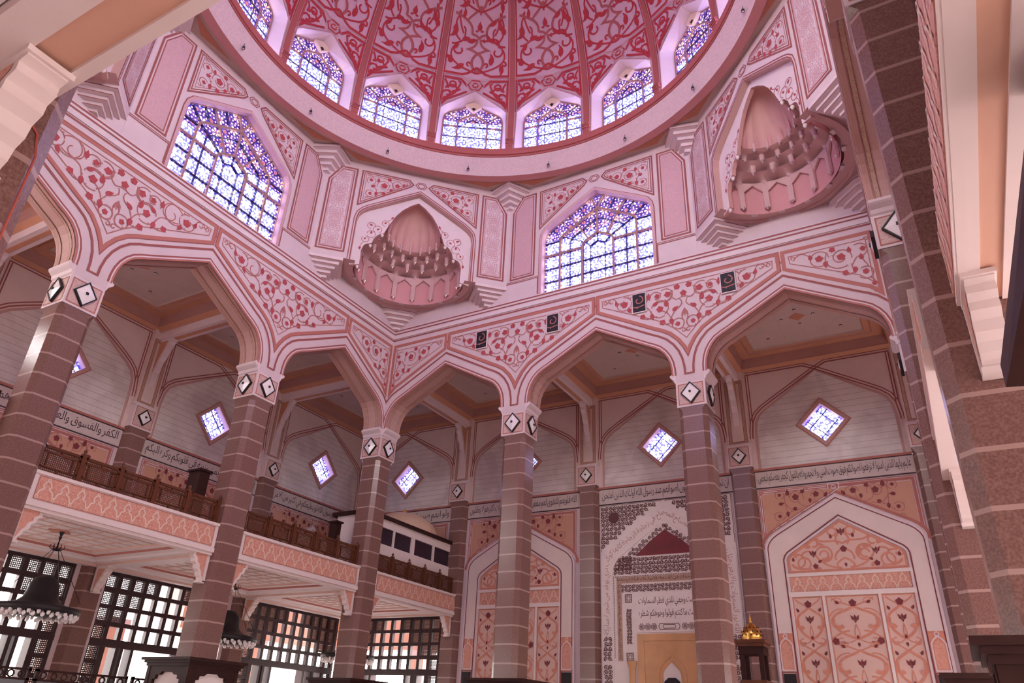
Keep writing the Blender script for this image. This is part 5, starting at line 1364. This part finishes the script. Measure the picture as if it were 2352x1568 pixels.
# ================================================================ aisle ceilings
AB=[]  # bays: (x0,x1,y0,y1)
for i in range(4): AB.append((([-1.0]+NC)[i]+.0,NC[i],.0,.95))
for j in (-3,-2,-1): AB.append((-.95,0.0,float(j),float(j)+1))
n=0
for (x0,x1,y0,y1) in AB:
    m=.036
    X0,X1=x0+m,x1-m; Y0,Y1=y0+(.07 if y1==.95 else m),y1-(.0 if y1==.95 else m)
    if x1==0.0: X0=-.95 ; X1=-.07 if y1!=.95 else -m
    mb=MB('coffer_orange')
    def rr(o,z): return [(X0+o,Y0+o,z),(X1-o,Y0+o,z),(X1-o,Y1-o,z),(X0+o,Y1-o,z)]
    seq=[(0,2.032,'coffer_orange'),(.030,2.052,'coffer_orange'),(.030,2.060,'coffer_side'),(.042,2.112,'coffer_side'),(.095,2.112,'coffer_orange'),(.100,2.106,'coffer_orange'),(.105,2.112,'coffer_side'),(.135,2.112,'coffer_orange'),(.139,2.106,'coffer_orange'),(.143,2.118,'coffer_panel')]
    for (o0,z0,_),(o1,z1,m1) in zip(seq,seq[1:]):
        mb.use(m1); A=rr(o0,z0); B=rr(o1,z1)
        for i in range(4): mb.face([A[i],A[(i+1)%4],B[(i+1)%4],B[i]])
    mb.use('coffer_panel'); mb.face(rr(.143,2.118))
    cx,cy=(X0+X1)/2,(Y0+Y1)/2
    mb.use('ceiling_beige'); w=.0015
    for k in (-2,-1,0,1,2):
        u=cx+k*.11; v=cy+k*.11
        mb.face([(u-w,Y0+.145,2.1175),(u+w,Y0+.145,2.1175),(u+w,Y1-.145,2.1175),(u-w,Y1-.145,2.1175)]); mb.face([(X0+.145,v-w,2.1175),(X1-.145,v-w,2.1175),(X1-.145,v+w,2.1175),(X0+.145,v+w,2.1175)])
    mb.use('terracotta_ceiling'); q=.045; mb.face([(cx-q,cy,2.1165),(cx,cy-q,2.1165),(cx+q,cy,2.1165),(cx,cy+q,2.1165)])
    n+=1; mb.build('ceiling_bay',kind='structure')
    # downlights
    BN=['in the corner bay of the aisle','right of the corner column','before the prayer niche bay','behind the rightmost arch','over the far end of the gallery','behind the leftmost full arch','behind the second gallery arch'][n-1]
    for dx,dy,wh in ((-.085,-.0,'left of the red diamond'),(.085,.0,'right of the red diamond'),(0,-.085,'before the red diamond'),(0,.085,'beyond the red diamond'),(-.2,.2,'in the far left corner'),(.2,.2,'in the far right corner'),(-.2,-.2,'in the near left corner'),(.2,-.2,'in the near right corner')):
        DL='downlight %s, ceiling %s'%(wh,BN)
        key='D'
        if key not in COLS:
            t=thing('downlight',DL,'light',(cx+dx,cy+dy,2.117),'downlights in the aisle ceilings')
            mb=MB('black'); mb.lathe(cx+dx,cy+dy,[(.0085,2.1172),(.0085,2.1145),(.006,2.1140)],12); mb.build('rim',t)
            mb=MB('glass_bulb'); mb.lathe(cx+dx,cy+dy,[(.006,2.1142),(.0,2.1150)],12); mb.build('lens',t)
            COLS[key]=(t,cx+dx,cy+dy)
        else: dup(COLS[key][0],cx+dx-COLS[key][1],cy+dy-COLS[key][2],0,DL)
# cross beams with scrolled brackets at the wall
def bracket_profile(L=.105,H=.125):
    return [(0,0),(L,0),(L,-.012),(L-.012,-.016),(L-.016,-.034),(L-.030,-.040),(L-.034,-.058),(L-.052,-.066),(L-.054,-.084),(L-.074,-.092),(L-.080,-H),(0,-H)]
mb=MB('band_light')
def beam(mb,fr,c,l0,l1,wd=.036):
    """fr depth axis runs along the beam; c is its axis"""
    for (a,b,z0,z1,m) in ((-wd,wd,1.985,2.10,'band_light'),):
        mb.use(m); mb.rect(fr,c+a,c+b,z0,z1,l0,l1)
    mb.use('coffer_orange'); mb.rect(fr,c-.013,c+.013,1.982,1.985,l0,l1)
    P=bracket_profile(.10,.26)
    P=[(0,1.985),(.13,1.985),(.125,1.965),(.108,1.95),(.105,1.93),(.085,1.905),(.075,1.87),(.055,1.845),(.05,1.81),(.032,1.775),(.03,1.73),(.02,1.69),(0,1.69)]
    # bracket in the plane of the beam
    class BF(Fr):
        def __init__(s): pass
        def p(s,u,z,d=0): return fr.p(c+d,z,l0+u)
    B=BF(); mb.use('band_light'); mb.prism(B,P,-.017,.017); mb.use('coffer_orange'); Q=offs(P,-.012,True)
    for sg in (-1,1): mb.poly(B,[(.006,1.975),(.095,1.975),(.075,1.92),(.05,1.87),(.03,1.80),(.02,1.76),(.006,1.75)],sg*.0178)
for c in NC[:3]: beam(mb,WN,c,.0,.88)
for c in (-2.,-1.,0.): beam(mb,WW,c,.0,.88)
mb.build('trim_aisle_beams',kind='structure')
mb=MB('plaster'); mb.poly(Flat(2.30),[(-1.0,-3.0),(0.0,-3.0),(0.0,0.0),(3.0,0.0),(3.0,-3.0),(-.0,-3.0),(-1.0,-3.0),(-1.0,-4.0),(4.0,-4.0),(4.0,1.0),(-1.0,1.0)]); mb.build('roof_aisles',kind='structure')

# ================================================================ galleries
GT,GB=.785,.655
BR=[(0,0),(.100,0),(.100,-.010),(.086,-.014),(.088,-.028),(.074,-.036),(.074,-.050),(.058,-.060),(.055,-.078),(.040,-.088),(.036,-.104),(.026,-.112),(.024,-.128),(0,-.128)]
class PF(Fr):
    """vertical plane through a point: u runs along dir, depth across it"""
    def __init__(s,x,y,dx,dy): s.x=x;s.y=y;s.dx=dx;s.dy=dy
    def p(s,u,z,d=0): return (s.x+s.dx*u-s.dy*d, s.y+s.dy*u+s.dx*d, z)
def bracket(t,x,y,dx,dy,z=GB,w=.014,sc=1.0):
    F=PF(x,y,dx,dy); P=[(a*sc,z+b*sc) for a,b in BR]
    mb=MB('white_paint'); mb.prism(F,P,-w,w)
    mb.rect(F,0,.105*sc,z-.008,z,-w-.004,w+.004)
    mb.rect(F,0,.012*sc,z-.128*sc,z,-w-.003,w+.003); mb.rect(F,0,.030*sc,z-.134*sc,z-.124*sc,-w-.003,w+.003)
    mb.use('carved_fascia'); I=[(.014,-.012),(.074,-.012),(.074,-.024),(.060,-.034),(.058,-.048),(.044,-.058),(.040,-.074),(.028,-.086),(.024,-.100),(.014,-.118)]
    for s in (-1,1): mb.poly(F,[(a*sc,z+b*sc) for a,b in I],s*(w+.0008))
    mb.build('bracket',t)
def balcony(y0,y1,label,wall_brackets=True,x1=.04,xw=-.93):
    b=(0,(y0+y1)/2,GB); t=thing('gallery_balcony',label,'balcony',b,'gallery balconies on the left')
    a0,a1=y0+.07,y1-.07
    if y1>.5: a1=y1
    F=Fr((x1,0,0),(0,1),(1,0))
    mb=MB('white_paint'); mb.rect(F,a0,a1,GB,GT,-.03,0)
    for (z0,z1,dd) in ((GT-.012,GT,.006),(GB,GB+.018,.005)): mb.rect(F,a0,a1,z0,z1,0,dd)
    mb.rect(F,a0,a1,GB-.012,GB,-.05,-.004)
    mb.use('carved_fascia'); mb.rect(F,a0+.022,a1-.022,GB+.027,GT-.018,0,.0015)
    mb.use('line_terracotta'); mb.stroke(F,[(a0+.022,GB+.027),(a1-.022,GB+.027),(a1-.022,GT-.018),(a0+.022,GT-.018)],.003,.003,True)
    ogee_band(mb,F,a0+.026,a1-.026,GB+.030,GT-.021,12 if a1-a0>.7 else 10,'fascia_line',.0060,.0034)
    mb.build('fascia',t)
    # floor slab and coffered underside
    mb=MB('soffit_white'); mb.box(xw,x1-.03,y0,y1,GB+.045,GT-.01)
    X0,X1,Y0,Y1=xw,x1-.03,y0,y1
    seq=[(.0,.0,GB+.0,None),(.09,.055,GB+.0,'peach_pink')]
    def rr(ax,bx,ay,by,z): return [(X0+ax,Y0+ay,z),(X1-bx,Y0+ay,z),(X1-bx,Y1-by,z),(X0+ax,Y1-by,z)]
    rings=[((.0,.0,.0,.0),GB),((.05,.03,.035,.035),GB),((.055,.034,.04,.04),GB+.010),((.10,.06,.075,.075),GB+.010),((.105,.064,.08,.08),GB+.020),((.17,.085,.125,.125),GB+.020),((.175,.09,.13,.13),GB+.030),((.20,.11,.165,.165),GB+.030),((.205,.115,.17,.17),GB+.040)]
    ms=['soffit_white','peach_pink','soffit_white','soffit_white','soffit_white','line_terracotta','soffit_white','peach_pink']
    for (q0,z0),(q1,z1),m in zip(rings,rings[1:],ms):
        A=rr(*q0,z0); B=rr(*q1,z1); mb.use(m)
        for i in range(4): mb.face([A[i],A[(i+1)%4],B[(i+1)%4],B[i]])
    z=GB+.040; mb.use('soffit_white'); mb.face(rr(.205,.115,.17,.17,z))
    mb.use('peach_pink'); x_0,x_1,y_0,y_1=X0+.205,X1-.115,Y0+.17,Y1-.17; w=.0009
    for k in range(1,8): 
        u=x_0+(x_1-x_0)*k/8; mb.box(u-w,u+w,y_0,y_1,z-.003,z)
    for k in range(1,8):
        v=y_0+(y_1-y_0)*k/8; mb.box(x_0,x_1,v-w,v+w,z-.004,z)
    mb.build('underside',t)
    if y0>-2.6:
        mb=MB('terracotta_ceiling'); cx,cy=(X0+X1)/2,(Y0+Y1)/2; q=.05
        mb.prism(Fr2b(z),[(cx-q,cy),(cx,cy-q),(cx+q,cy),(cx,cy+q)],.0,.005); mb.build('ceiling_rose',t)
    bracket(t,x1-.03,y0+.07,0,1)
    if y1<.5: bracket(t,x1-.03,y1-.07,0,-1)
    else: bracket(t,x1-.03,y1-.03,0,-1)
    if wall_brackets and y1<.5:
        bracket(t,xw+.04,y1,1,0,sc=.95,w=.018); bracket(t,-.07,y1,-1,0,sc=.95,w=.018)
    return t
class Fr2b(Fr):
    def __init__(s,z): s.zz=z
    def p(s,u,z,d=0.0): return (u,z,s.zz-d)
balcony(-3.,-2.,'balcony bay beyond the far left column')
balcony(-2.,-1.,'leftmost balcony with peach ogee frieze between the far left and second columns')
balcony(-1.,0.,'middle balcony with peach ogee frieze between the second column and the corner column')
balcony(0.,.93,'corner balcony with peach ogee frieze below the white booth')
# carved timber balustrades
def balustrade(y0,y1,label,n):
    t=thing('balustrade',label,'balustrade',(0,(y0+y1)/2,GT),'carved timber balustrades on the balconies')
    F=Fr((.012,0,0),(0,1),(1,0)); ph=(y1-y0)/n; z0=GT-.002; z1=.893
    for i in range(n+1):
        u=y0+ph*i; mb=MB('wood_rail'); mb.rect(F,u-.009,u+.009,z0,z1+.010,-.012,.006)
        mb.lathe(.009,u,[(.007,z1+.010),(.003,z1+.013),(.0075,z1+.018),(.008,z1+.022),(.003,z1+.028),(.0,z1+.034)],8); mb.build('post',t)
    for i in range(n):
        a,b=y0+ph*i+.009,y0+ph*(i+1)-.009; mb=MB('wood_rail')
        for r in ((a,b,z1-.010,z1),(a,b,z1-.028,z1-.022),(a,b,z0,z0+.010),(a,b,z0+.026,z0+.032),(a,a+.008,z0,z1),(b-.008,b,z0,z1),(a+.022,a+.027,z0+.03,z1-.026),(b-.027,b-.022,z0+.03,z1-.026)): mb.rect(F,*r,-.008,.002)
        m=(a+b)/2; mb.rect(F,m-.004,m+.004,z1-.026,z1-.006,-.006,.001); mb.rect(F,m-.004,m+.004,z0+.006,z0+.028,-.006,.001)
        mb.use('rail_fret'); mb.poly(F,[(a,z0),(b,z0),(b,z1),(a,z1)],-.003)
        mb.build('rail_panel',t)
balustrade(-1.925,-1.078,'carved brown balustrade on the leftmost balcony',5)
balustrade(-.918,-.08,'carved brown balustrade on the middle balcony',5)
balustrade(.08,.92,'carved brown balustrade in front of the white booth',5)
# black cabinets on the gallery
def cabinet(x,y,w,z1,l):
    t=thing('speaker_cabinet',l,'cabinet',(x,y,GT))
    mb=MB('wood_dark'); mb.box(x-w,x+w,y-w*.7,y+w*.7,GT-.001,z1); mb.build('body',t)
    mb=MB('wood_dark'); mb.box(x-w-.008,x+w+.008,y-w*.7-.008,y+w*.7+.008,z1,z1+.010); mb.build('top',t)
cabinet(-.125,-1.118,.040,1.035,'tall black cabinet on the leftmost balcony against the second column')
cabinet(-.16,-.105,.028,1.035,'black cabinet on the gallery just left of the white booth')
cabinet(-.13,-2.13,.045,1.05,'black cabinet on the gallery left of the far left column')
# white glazed booth with a small dome, standing on the corner gallery
def booth():
    t=thing('glazed_booth','white booth with four dark windows and a beige dome, standing behind the corner balustrade','booth',(-.34,.44,GT))
    x1=-.17; F=Fr((x1,0,0),(0,1),(1,0)); y0,y1=.0,.90; zt=1.165
    x1=-.03; F=Fr((x1,0,0),(0,1),(1,0)); y0,y1=.02,.93; zt=1.117
    W=[(y,y+.175,.975,1.075) for y in (-.06,.125)]+[(y,y+.195,.975,1.078) for y in (.12,.345)]
    W=[(0,0),(.125,.283),(.296,.470),(.505,.708),(.725,.915)]
    mb=MB('white_paint'); H=[[(a,.968),(b,.968),(b,1.068),(a,1.068)] for a,b in W[1:]]
    mb.prism(F,[(y0,GT-.001),(y1,GT-.001),(y1,zt),(y0,zt)],-.02,0,holes=H); mb.box(-.27,x1-.02,y0,y0+.015,GT-.001,zt); mb.build('wall_panel',t)
    for a,b in W[1:]:
        mb=MB('screen'); mb.rect(F,a-.001,b+.001,.967,1.069,-.016,-.010); mb.build('window_pane',t)
    mb=MB('wood_dark'); mb.box(-.30,x1+.018,y0-.02,y1+.01,zt,zt+.021); mb.box(-.50,-.30,y0+.38,y1+.01,zt,zt+.021); mb.build('roof_slab',t)
    mb=MB('booth_dome'); cx,cy=-.25,.64; mb.lathe(cx,cy,[(.235,zt+.020)]+[(.235*math.cos(a*PI/28),zt+.020+.150*math.sin(a*PI/28)) for a in range(1,14)]+[(0,zt+.170)],32); mb.build('dome',t)
    mb=MB('gold'); z=zt+.168; mb.lathe(cx,cy,[(.012,z),(.006,z+.006),(.011,z+.012),(.013,z+.018),(.006,z+.026),(.002,z+.034),(.0,z+.042)],12); mb.build('finial',t)
booth()

# ================================================================ lattice windows under the gallery
def lattice(n,fr,u0,u1,depth=-.02):
    w=struct('window_%d'%n,(*fr.p((u0+u1)/2,0)[:2],FLOOR))
    nc=10; m=.020; pu=(u1-u0)/nc; z1=.735; pz=.0825; rows=5
    F=fr.sh(0,depth); zb=.325-.018
    mbF=MB('lattice_frame'); mbL=MB('lattice_open')
    for i in range(nc+1): 
        u=u0+pu*i; mbF.rect(F,u-.0115,u+.0115,zb if 2<=i<=nc-2 else FLOOR,z1,-.015,.012)
    for j in range(rows+1):
        z=z1-pz*j; mbF.rect(F,u0,u1,z-.0105,z+.0105,-.014,.011)
    mbF.rect(F,u0,u1,zb-.012,zb+.012,-.02,.016)
    for j in range(rows):
        op=[None,2,4,6,8][j] or 0
        for i in range(nc):
            o=abs(i-(nc-1)/2)<op/2
            if o: continue
            a,b=u0+pu*i,u0+pu*(i+1); c,d=z1-pz*(j+1),z1-pz*j; mbL.poly(F,[(a,c),(b,c),(b,d),(a,d)],-.002)
    for i in (0,nc-1):
        for j in range(5): 
            a,b=u0+pu*i,u0+pu*(i+1); d=zb-pz*1.05*j; c=d-pz*1.05; mbL.poly(F,[(a,c),(b,c),(b,d),(a,d)],-.002); mbF.rect(F,a,b,c-.009,c+.009,-.014,.011)
    # tall doors: leaves folded open leave bright slots
    for u in (u0+pu*1.15,u0+pu*2.1,u0+pu*2.45,u0+pu*3.2,u1-pu*3.2,u1-pu*2.5,u1-pu*2.1,u1-pu*1.15): mbF.rect(F,u-.009,u+.009,FLOOR,zb,-.05,.01)
    mbF.build('window_frame',w); mbL.build('window_lattice',w)
lattice(41,WW,.09,.91); lattice(42,WW,-.91,-.09); lattice(43,WW,-1.91,-1.09); lattice(44,WW,-2.91,-2.09); lattice(45,WN,-.91,-.09)
mb=MB('plaster')
mb.rect(WN,-1.0,-.0,.69,.72,-.06,0); mb.build('trim_lintel',kind='structure')
# arcade outside, seen through the openings
def outcol(x,y):
    t=thing('outdoor_column','pale pink square column of the outer arcade, seen through the lattice windows','column',(x,y,FLOOR),'columns of the outer arcade')
    mb=MB('stone_out'); mb.box(x-.06,x+.06,y-.06,y+.06,FLOOR,.45); mb.build('shaft',t)
    mb=MB('plaster'); mb.box(x-.075,x+.075,y-.075,y+.075,.45,.50); mb.build('capital',t)
for y in (.70,.2,-.42,-.72,-1.48,-2.3): outcol(-1.55,y)
outcol(-.62,1.5); outcol(-.25,1.5)
mb=MB('stone_out'); mb.box(-1.63,-1.47,-.0,1.6,.50,.85); mb.box(-1.63,-.1,1.42,1.58,.50,.85); mb.build('wall_outer_arcade',kind='structure')
mb=MB('plaster'); mb.box(-2.3,-1.02,-4.2,1.9,.86,.88); mb.box(-1.0,.0,1.02,1.9,.86,.88); mb.build('roof_outer',kind='structure')

# ================================================================ chandeliers
def chandelier(x,y,label,src=None):
    z=.337
    t=thing('chandelier',label,'chandelier',(x,y,.69),'domed chandeliers under the gallery')
    mb=MB('black'); mb.lathe(x,y,[(.0,.700),(.018,.699),(.012,.690),(.004,.672),(.007,.665),(.003,.655)],10); mb.build('ceiling_cup',t)
    mb=MB('black'); mb.lathe(x,y,[(.016,.610),(.018,.612),(.018,.616),(.004,.620),(.002,.66)],12)
    for k in range(6):
        a=PI*k/3; mb.tube([(x+.016*math.cos(a),y+.016*math.sin(a),.612),(x+.155*math.cos(a),y+.155*math.sin(a),z+.062)],.0012,4)
        mb.tube([(x+.016*math.cos(a),y+.016*math.sin(a),.612),(x+.03*math.cos(a),y+.03*math.sin(a),.622),(x+.026*math.cos(a),y+.026*math.sin(a),.634)],.002,4)
    mb.build('hanger',t)
    mb=MB('black'); mb.lathe(x,y,[(.0,.505),(.02,.502),(.045,.490),(.058,.465),(.062,.435),(.068,.412),(.085,.395),(.12,.382),(.157,.375)],28); mb.build('dome',t)
    mb=MB('black'); mb.lathe(x,y,[(.157,.377),(.166,.372),(.166,.352),(.157,.350),(.135,.352),(.10,.365)],40); mb.build('rim',t)
    for ringi,(rr,zz,nn) in enumerate(((.158,.345,28),(.150,.335,28),(.125,.340,20))):
        for k in range(nn):
            a=2*PI*(k+.5*ringi)/nn; mb=MB('glass_bulb'); q=(x+rr*math.cos(a),y+rr*math.sin(a)); mb.lathe(*q,[(.002,zz+.012),(.0068,zz+.006),(.008,zz),(.0055,zz-.006),(.0,zz-.009)],8); mb.build('bulb',t)
    return t
ch=chandelier(-.45,-1.493,'dark domed chandelier with two rings of white bulbs at the far left under the balcony')
dup(ch,0,1.0,0,'dark domed chandelier half hidden behind the second column under the middle balcony')
dup(ch,0,1.98,0,'dark domed chandelier under the corner balcony, left of the corner column')

# ================================================================ pulpit with gilded dome
def minbar():
    x,y=2.02,.60
    t=thing('pulpit','dark timber pulpit tower with a gilded openwork dome and finial, right of the third column','pulpit',(x,y,FLOOR))
    mb=MB('wood_dark'); 
    for sx in (-1,1):
        for sy in (-1,1): mb.box(x+sx*.045-.010,x+sx*.045+.010,y+sy*.045-.010,y+sy*.045+.010,.10,.40)
    mb.box(x-.055,x+.055,y-.055,y+.055,FLOOR,.24); mb.box(x-.058,x+.058,y-.058,y+.058,.375,.41); mb.build('body',t)
    mb=MB('wood_rail'); mb.box(x-.066,x+.066,y-.066,y+.066,.41,.425); mb.box(x-.074,x+.074,y-.074,y+.074,.425,.44)
    mb.box(x-.060,x+.060,y-.060,y+.060,.24,.262); mb.build('cornice',t)
    mb=MB('gold'); D=[(.046,.44),(.048,.452),(.047,.456),(.050,.462),(.046,.478),(.036,.497),(.022,.512),(.009,.522),(.0,.527)]
    mb.lathe(x,y,D,24); mb.build('dome',t)
    mb=MB('wood_dark')
    for k in range(12):
        a=2*PI*k/12
        for r,z in ((.0505,.463),(.0455,.480),(.034,.499)):
            q=(x+r*math.cos(a+z*40),y+r*math.sin(a+z*40)); mb.lathe(*q,[(.0,z+.005),(.0045,z),(.0,z-.005)],5)
    mb.build('dome_piercing',t)
    mb=MB('gold'); mb.lathe(x,y,[(.004,.524),(.007,.531),(.003,.537),(.006,.543),(.0025,.549),(.001,.565),(.0,.572)],10); mb.build('finial',t)
minbar()

# ================================================================ timber casings round the column feet
def casing(x,y,zt,label,s=.155):
    t=thing('column_casing',label,'bookcase',(x,y,FLOOR),'dark timber casings round the column feet')
    mb=MB('wood_dark'); h=zt
    for z0,z1,k in ((h-.012,h,s),(h-.022,h-.012,s-.010),(h-.034,h-.022,s-.018)): 
        for a in ((x-k,x-.074,y-k,y+k),(x+.074,x+k,y-k,y+k),(x-.074,x+.074,y-k,y-.074),(x-.074,x+.074,y+.074,y+k)): mb.box(*a,z0,z1)
    mb.build('cornice',t)
    for nx,ny in FACES:
        F=Fr((x+nx*(s-.024),y+ny*(s-.024),0),(-ny,nx),(nx,ny)); k=s-.022
        mb=MB('wood_dark'); A=[(-.085,FLOOR+.02),(-.085,h-.085),(-.07,h-.082),(-.068,h-.068),(-.045,h-.066),(-.03,h-.055),(.03,h-.055),(.045,h-.066),(.068,h-.068),(.07,h-.082),(.085,h-.085),(.085,FLOOR+.02)]
        P=[(-k,FLOOR),(-k,h-.03),(k,h-.03),(k,FLOOR)]
        mb.prism(F,[(-k,FLOOR)]+[(-k,h-.03),(k,h-.03),(k,FLOOR),(.085,FLOOR+.0)]+A[::-1]+[(-.085,FLOOR)],-.02,0); mb.build('arched_front',t)
        mb=MB('white_paint'); mb.rect(F,-.086,.086,FLOOR+.005,h-.05,-.018,-.014); mb.build('white_panel',t)
    return t
casing(0,-1,.213,'dark timber casing with white arched panels round the foot of the second column')
casing(0,0,.205,'dark timber casing round the foot of the corner column')
casing(1,0,.212,'dark timber casing round the foot of the column before the left blind arch')
casing(3.0,-1.0,.168,'dark timber casing round the foot of the shaded right column',.15)
casing(3.037,-2.0,.140,'dark timber casing with a white arched panel at the lower right corner',.115)
# monitor on an arm
t=thing('monitor','flat dark monitor on a bracket beside the second column','monitor',(-.2,-.99,.165))
F=Fr((-.2,-.99,0),(0,1),(1,0)); mb=MB('screen'); mb.rect(F,-.040,.040,.160,.215,0,.006); mb.build('screen_panel',t)
mb=MB('black'); mb.rect(F,-.042,.042,.158,.217,-.006,0); mb.build('case',t)
mb=MB('steel'); mb.tube([(-.205,-.975,.187),(-.215,-.975,.187),(-.215,-.975,.235),(-.02,-.975,.235)],.003,6); mb.build('arm',t)
# low fretted screen in front of the windows at the lower left
for i in range(3):
    y0=-1.95+.42*i; t=thing('floor_screen',['low fretted screen under the far left chandelier','low fretted screen left of the pale doorway','low fretted screen beside the monitor'][i],'screen',(-.25,y0,FLOOR),'low fretted screens before the windows')
    F=Fr((-.25,0,0),(0,1),(1,0)); mb=MB('wood_dark')
    mb.rect(F,y0,y0+.40,.126,.134,-.006,.006); mb.rect(F,y0,y0+.40,.092,.100,-.006,.006); mb.rect(F,y0,y0+.012,FLOOR,.138,-.006,.006); mb.rect(F,y0+.388,y0+.40,FLOOR,.138,-.006,.006)
    for k in range(9): mb.stroke(F,circ(y0+.033+.042*k,.113,.012,0,360,8),.005,.003,True,.006)
    mb.build('fretwork',t); mb=MB('screen'); mb.rect(F,y0+.01,y0+.39,FLOOR,.094,-.003,.003); mb.build('lower_panel',t)

# ================================================================ near balcony edges
# right: balcony between the camera and the near column
def near_right():
    t=thing('gallery_balcony','near balcony edge on the right with peach underside and carved pink frieze','balcony',(3.04,-2.8,.66))
    yA,yB=-3.85,-2.072; xf=NRX
    F=Fr((xf,0,0),(0,-1),(-1,0))
    mb=MB('white_paint'); mb.prism(F,[(-yB,NRB),(-yB,NRT),(-yA,NRT),(-yA,NRB)],-.03,0); mb.rect(F,-yB,-yA,NRT-.012,NRT,0,.004); mb.rect(F,-yB,-yA,NRB,NRB+.008,0,.004)
    mb.use('carved_fascia'); mb.rect(F,-yB+.02,-yA,NRB+.010,NRT-.014,0,.0055); ogee_band(mb,F,-yB+.025,-yB+.025+.062*28,NRB+.012,NRT-.016,28,'fascia_line',.006,.0070)
    mb.build('fascia',t)
    z=NRB
    mb=MB('white_paint'); mb.box(xf,NR[1],yA,yB,z-.001,z+.01); 
    mb.box(NR[2],NR[3],yA,yB-.0,z-.002,z+.05); mb.build('beam_edge',t)
    mb=MB('peach'); mb.box(NR[1],NR[2],yA,yB,z+.003,z+.05); mb.build('beam_soffit',t)
    mb=MB('soffit_white'); mb.box(NR[3],NR[3]+.8,yA,yB,z+.02,z+.06); mb.build('underside',t)
    bracket(t,3.046,yB,0,-1,z=NRB,w=.0205,sc=1.03)
DS=[(2.982,.253),(3.089,.53),(2.999,.336),(3.144,.791)]
NRX=3.020; NRB=.655; NRT=.785; NR=(3.02,3.037,3.080,3.11)
near_right()
# the second balcony beyond it, between the near and the shaded column
def right_far():
    for (a,b,l) in ((-1.93,-1.07,'right side balcony front between the near column and the shaded column'),(-.93,-.07,'right side balcony front beyond the shaded column')):
        t=thing('gallery_balcony',l,'balcony',(2.97,(a+b)/2,GB))
        F=Fr((2.96,0,0),(0,-1),(-1,0)); mb=MB('white_paint'); mb.rect(F,-b,-a,GB,GT,-.03,0); mb.rect(F,-b,-a,GT-.012,GT,0,.006); mb.rect(F,-b,-a,GB,GB+.018,0,.005)
        mb.use('carved_fascia'); mb.rect(F,-b+.022,-a-.022,GB+.027,GT-.018,0,.0015); ogee_band(mb,F,-b+.026,-a-.026,GB+.030,GT-.021,12,'fascia_line',.006,.0034); mb.build('fascia',t)
        mb=MB('soffit_white'); mb.box(2.99,3.8,a,b,GB+.0,GB+.04); mb.build('underside',t)
        bracket(t,2.99,a,0,1); bracket(t,2.99,b,0,-1)
right_far()
# dark panel reaching in at the right picture edge
t=thing('dark_screen','dark tilted panel hanging before the near balcony at the right edge','screen',(3.05,-2.6,.35))
mb=MB('wood_dark')
A=[DS[0],DS[1],(DS[1][0]+.25,DS[1][1]),(DS[0][0]+.25,DS[0][1]-.03)]; B=[DS[2],DS[3],(DS[3][0]+.25,DS[3][1]),(DS[2][0]+.25,DS[2][1]-.03)]
F_=lambda q:(q[0],-2.70,q[1]); G_=lambda q:(q[0],-2.55,q[1])
mb.face([F_(q) for q in A]); mb.face([G_(q) for q in B])
for i in range(4): mb.face([F_(A[i]),F_(A[(i+1)%4]),G_(B[(i+1)%4]),G_(B[i])])
mb.build('panel_board',t)
# upper left: balcony edge running over the camera
def near_left():
    t=thing('gallery_balcony','near balcony edge crossing the upper left corner with peach underside','balcony',(2.4,-3.1,.655))
    xa,xb=2.035,3.0; z=.655
    mb=MB('white_paint'); mb.box(xa+.001,xb,-3.075,-3.060,z-.0,z+.12); mb.box(xa+.001,xb,-3.160,-3.118,z-.0,z+.05); mb.build('beam_edge',t)
    mb=MB('peach'); mb.box(xa+.001,xb,-3.119,-3.073,z+.006,z+.06); mb.build('beam_soffit',t)
    mb=MB('soffit_white'); mb.box(xa-.3,xb,-3.9,-3.162,z+.02,z+.06); mb.use('line_terracotta'); mb.box(xa-.3,xb,-3.19,-3.183,z+.012,z+.022); mb.use('peach'); mb.box(xa-.3,xb,-3.22,-3.20,z+.010,z+.022); mb.build('underside',t)
    bracket(t,xa+.0,-3.096,1,0,z=z,w=.0235,sc=1.0)
near_left()
# red cable down the near left column
t=thing('cable','thin red cable clipped down the near left granite column','cable',(2.037,-2.99,.5))
mb=MB('pipe_red'); mb.tube([(2.0375,-3.075,.655),(2.0375,-3.060,.640),(2.037,-3.046,.630),(2.0355,-3.037,.60),(2.0335,-3.034,.3),(2.0335,-3.034,FLOOR+.01)],.0016,6); mb.build('cable_run',t)
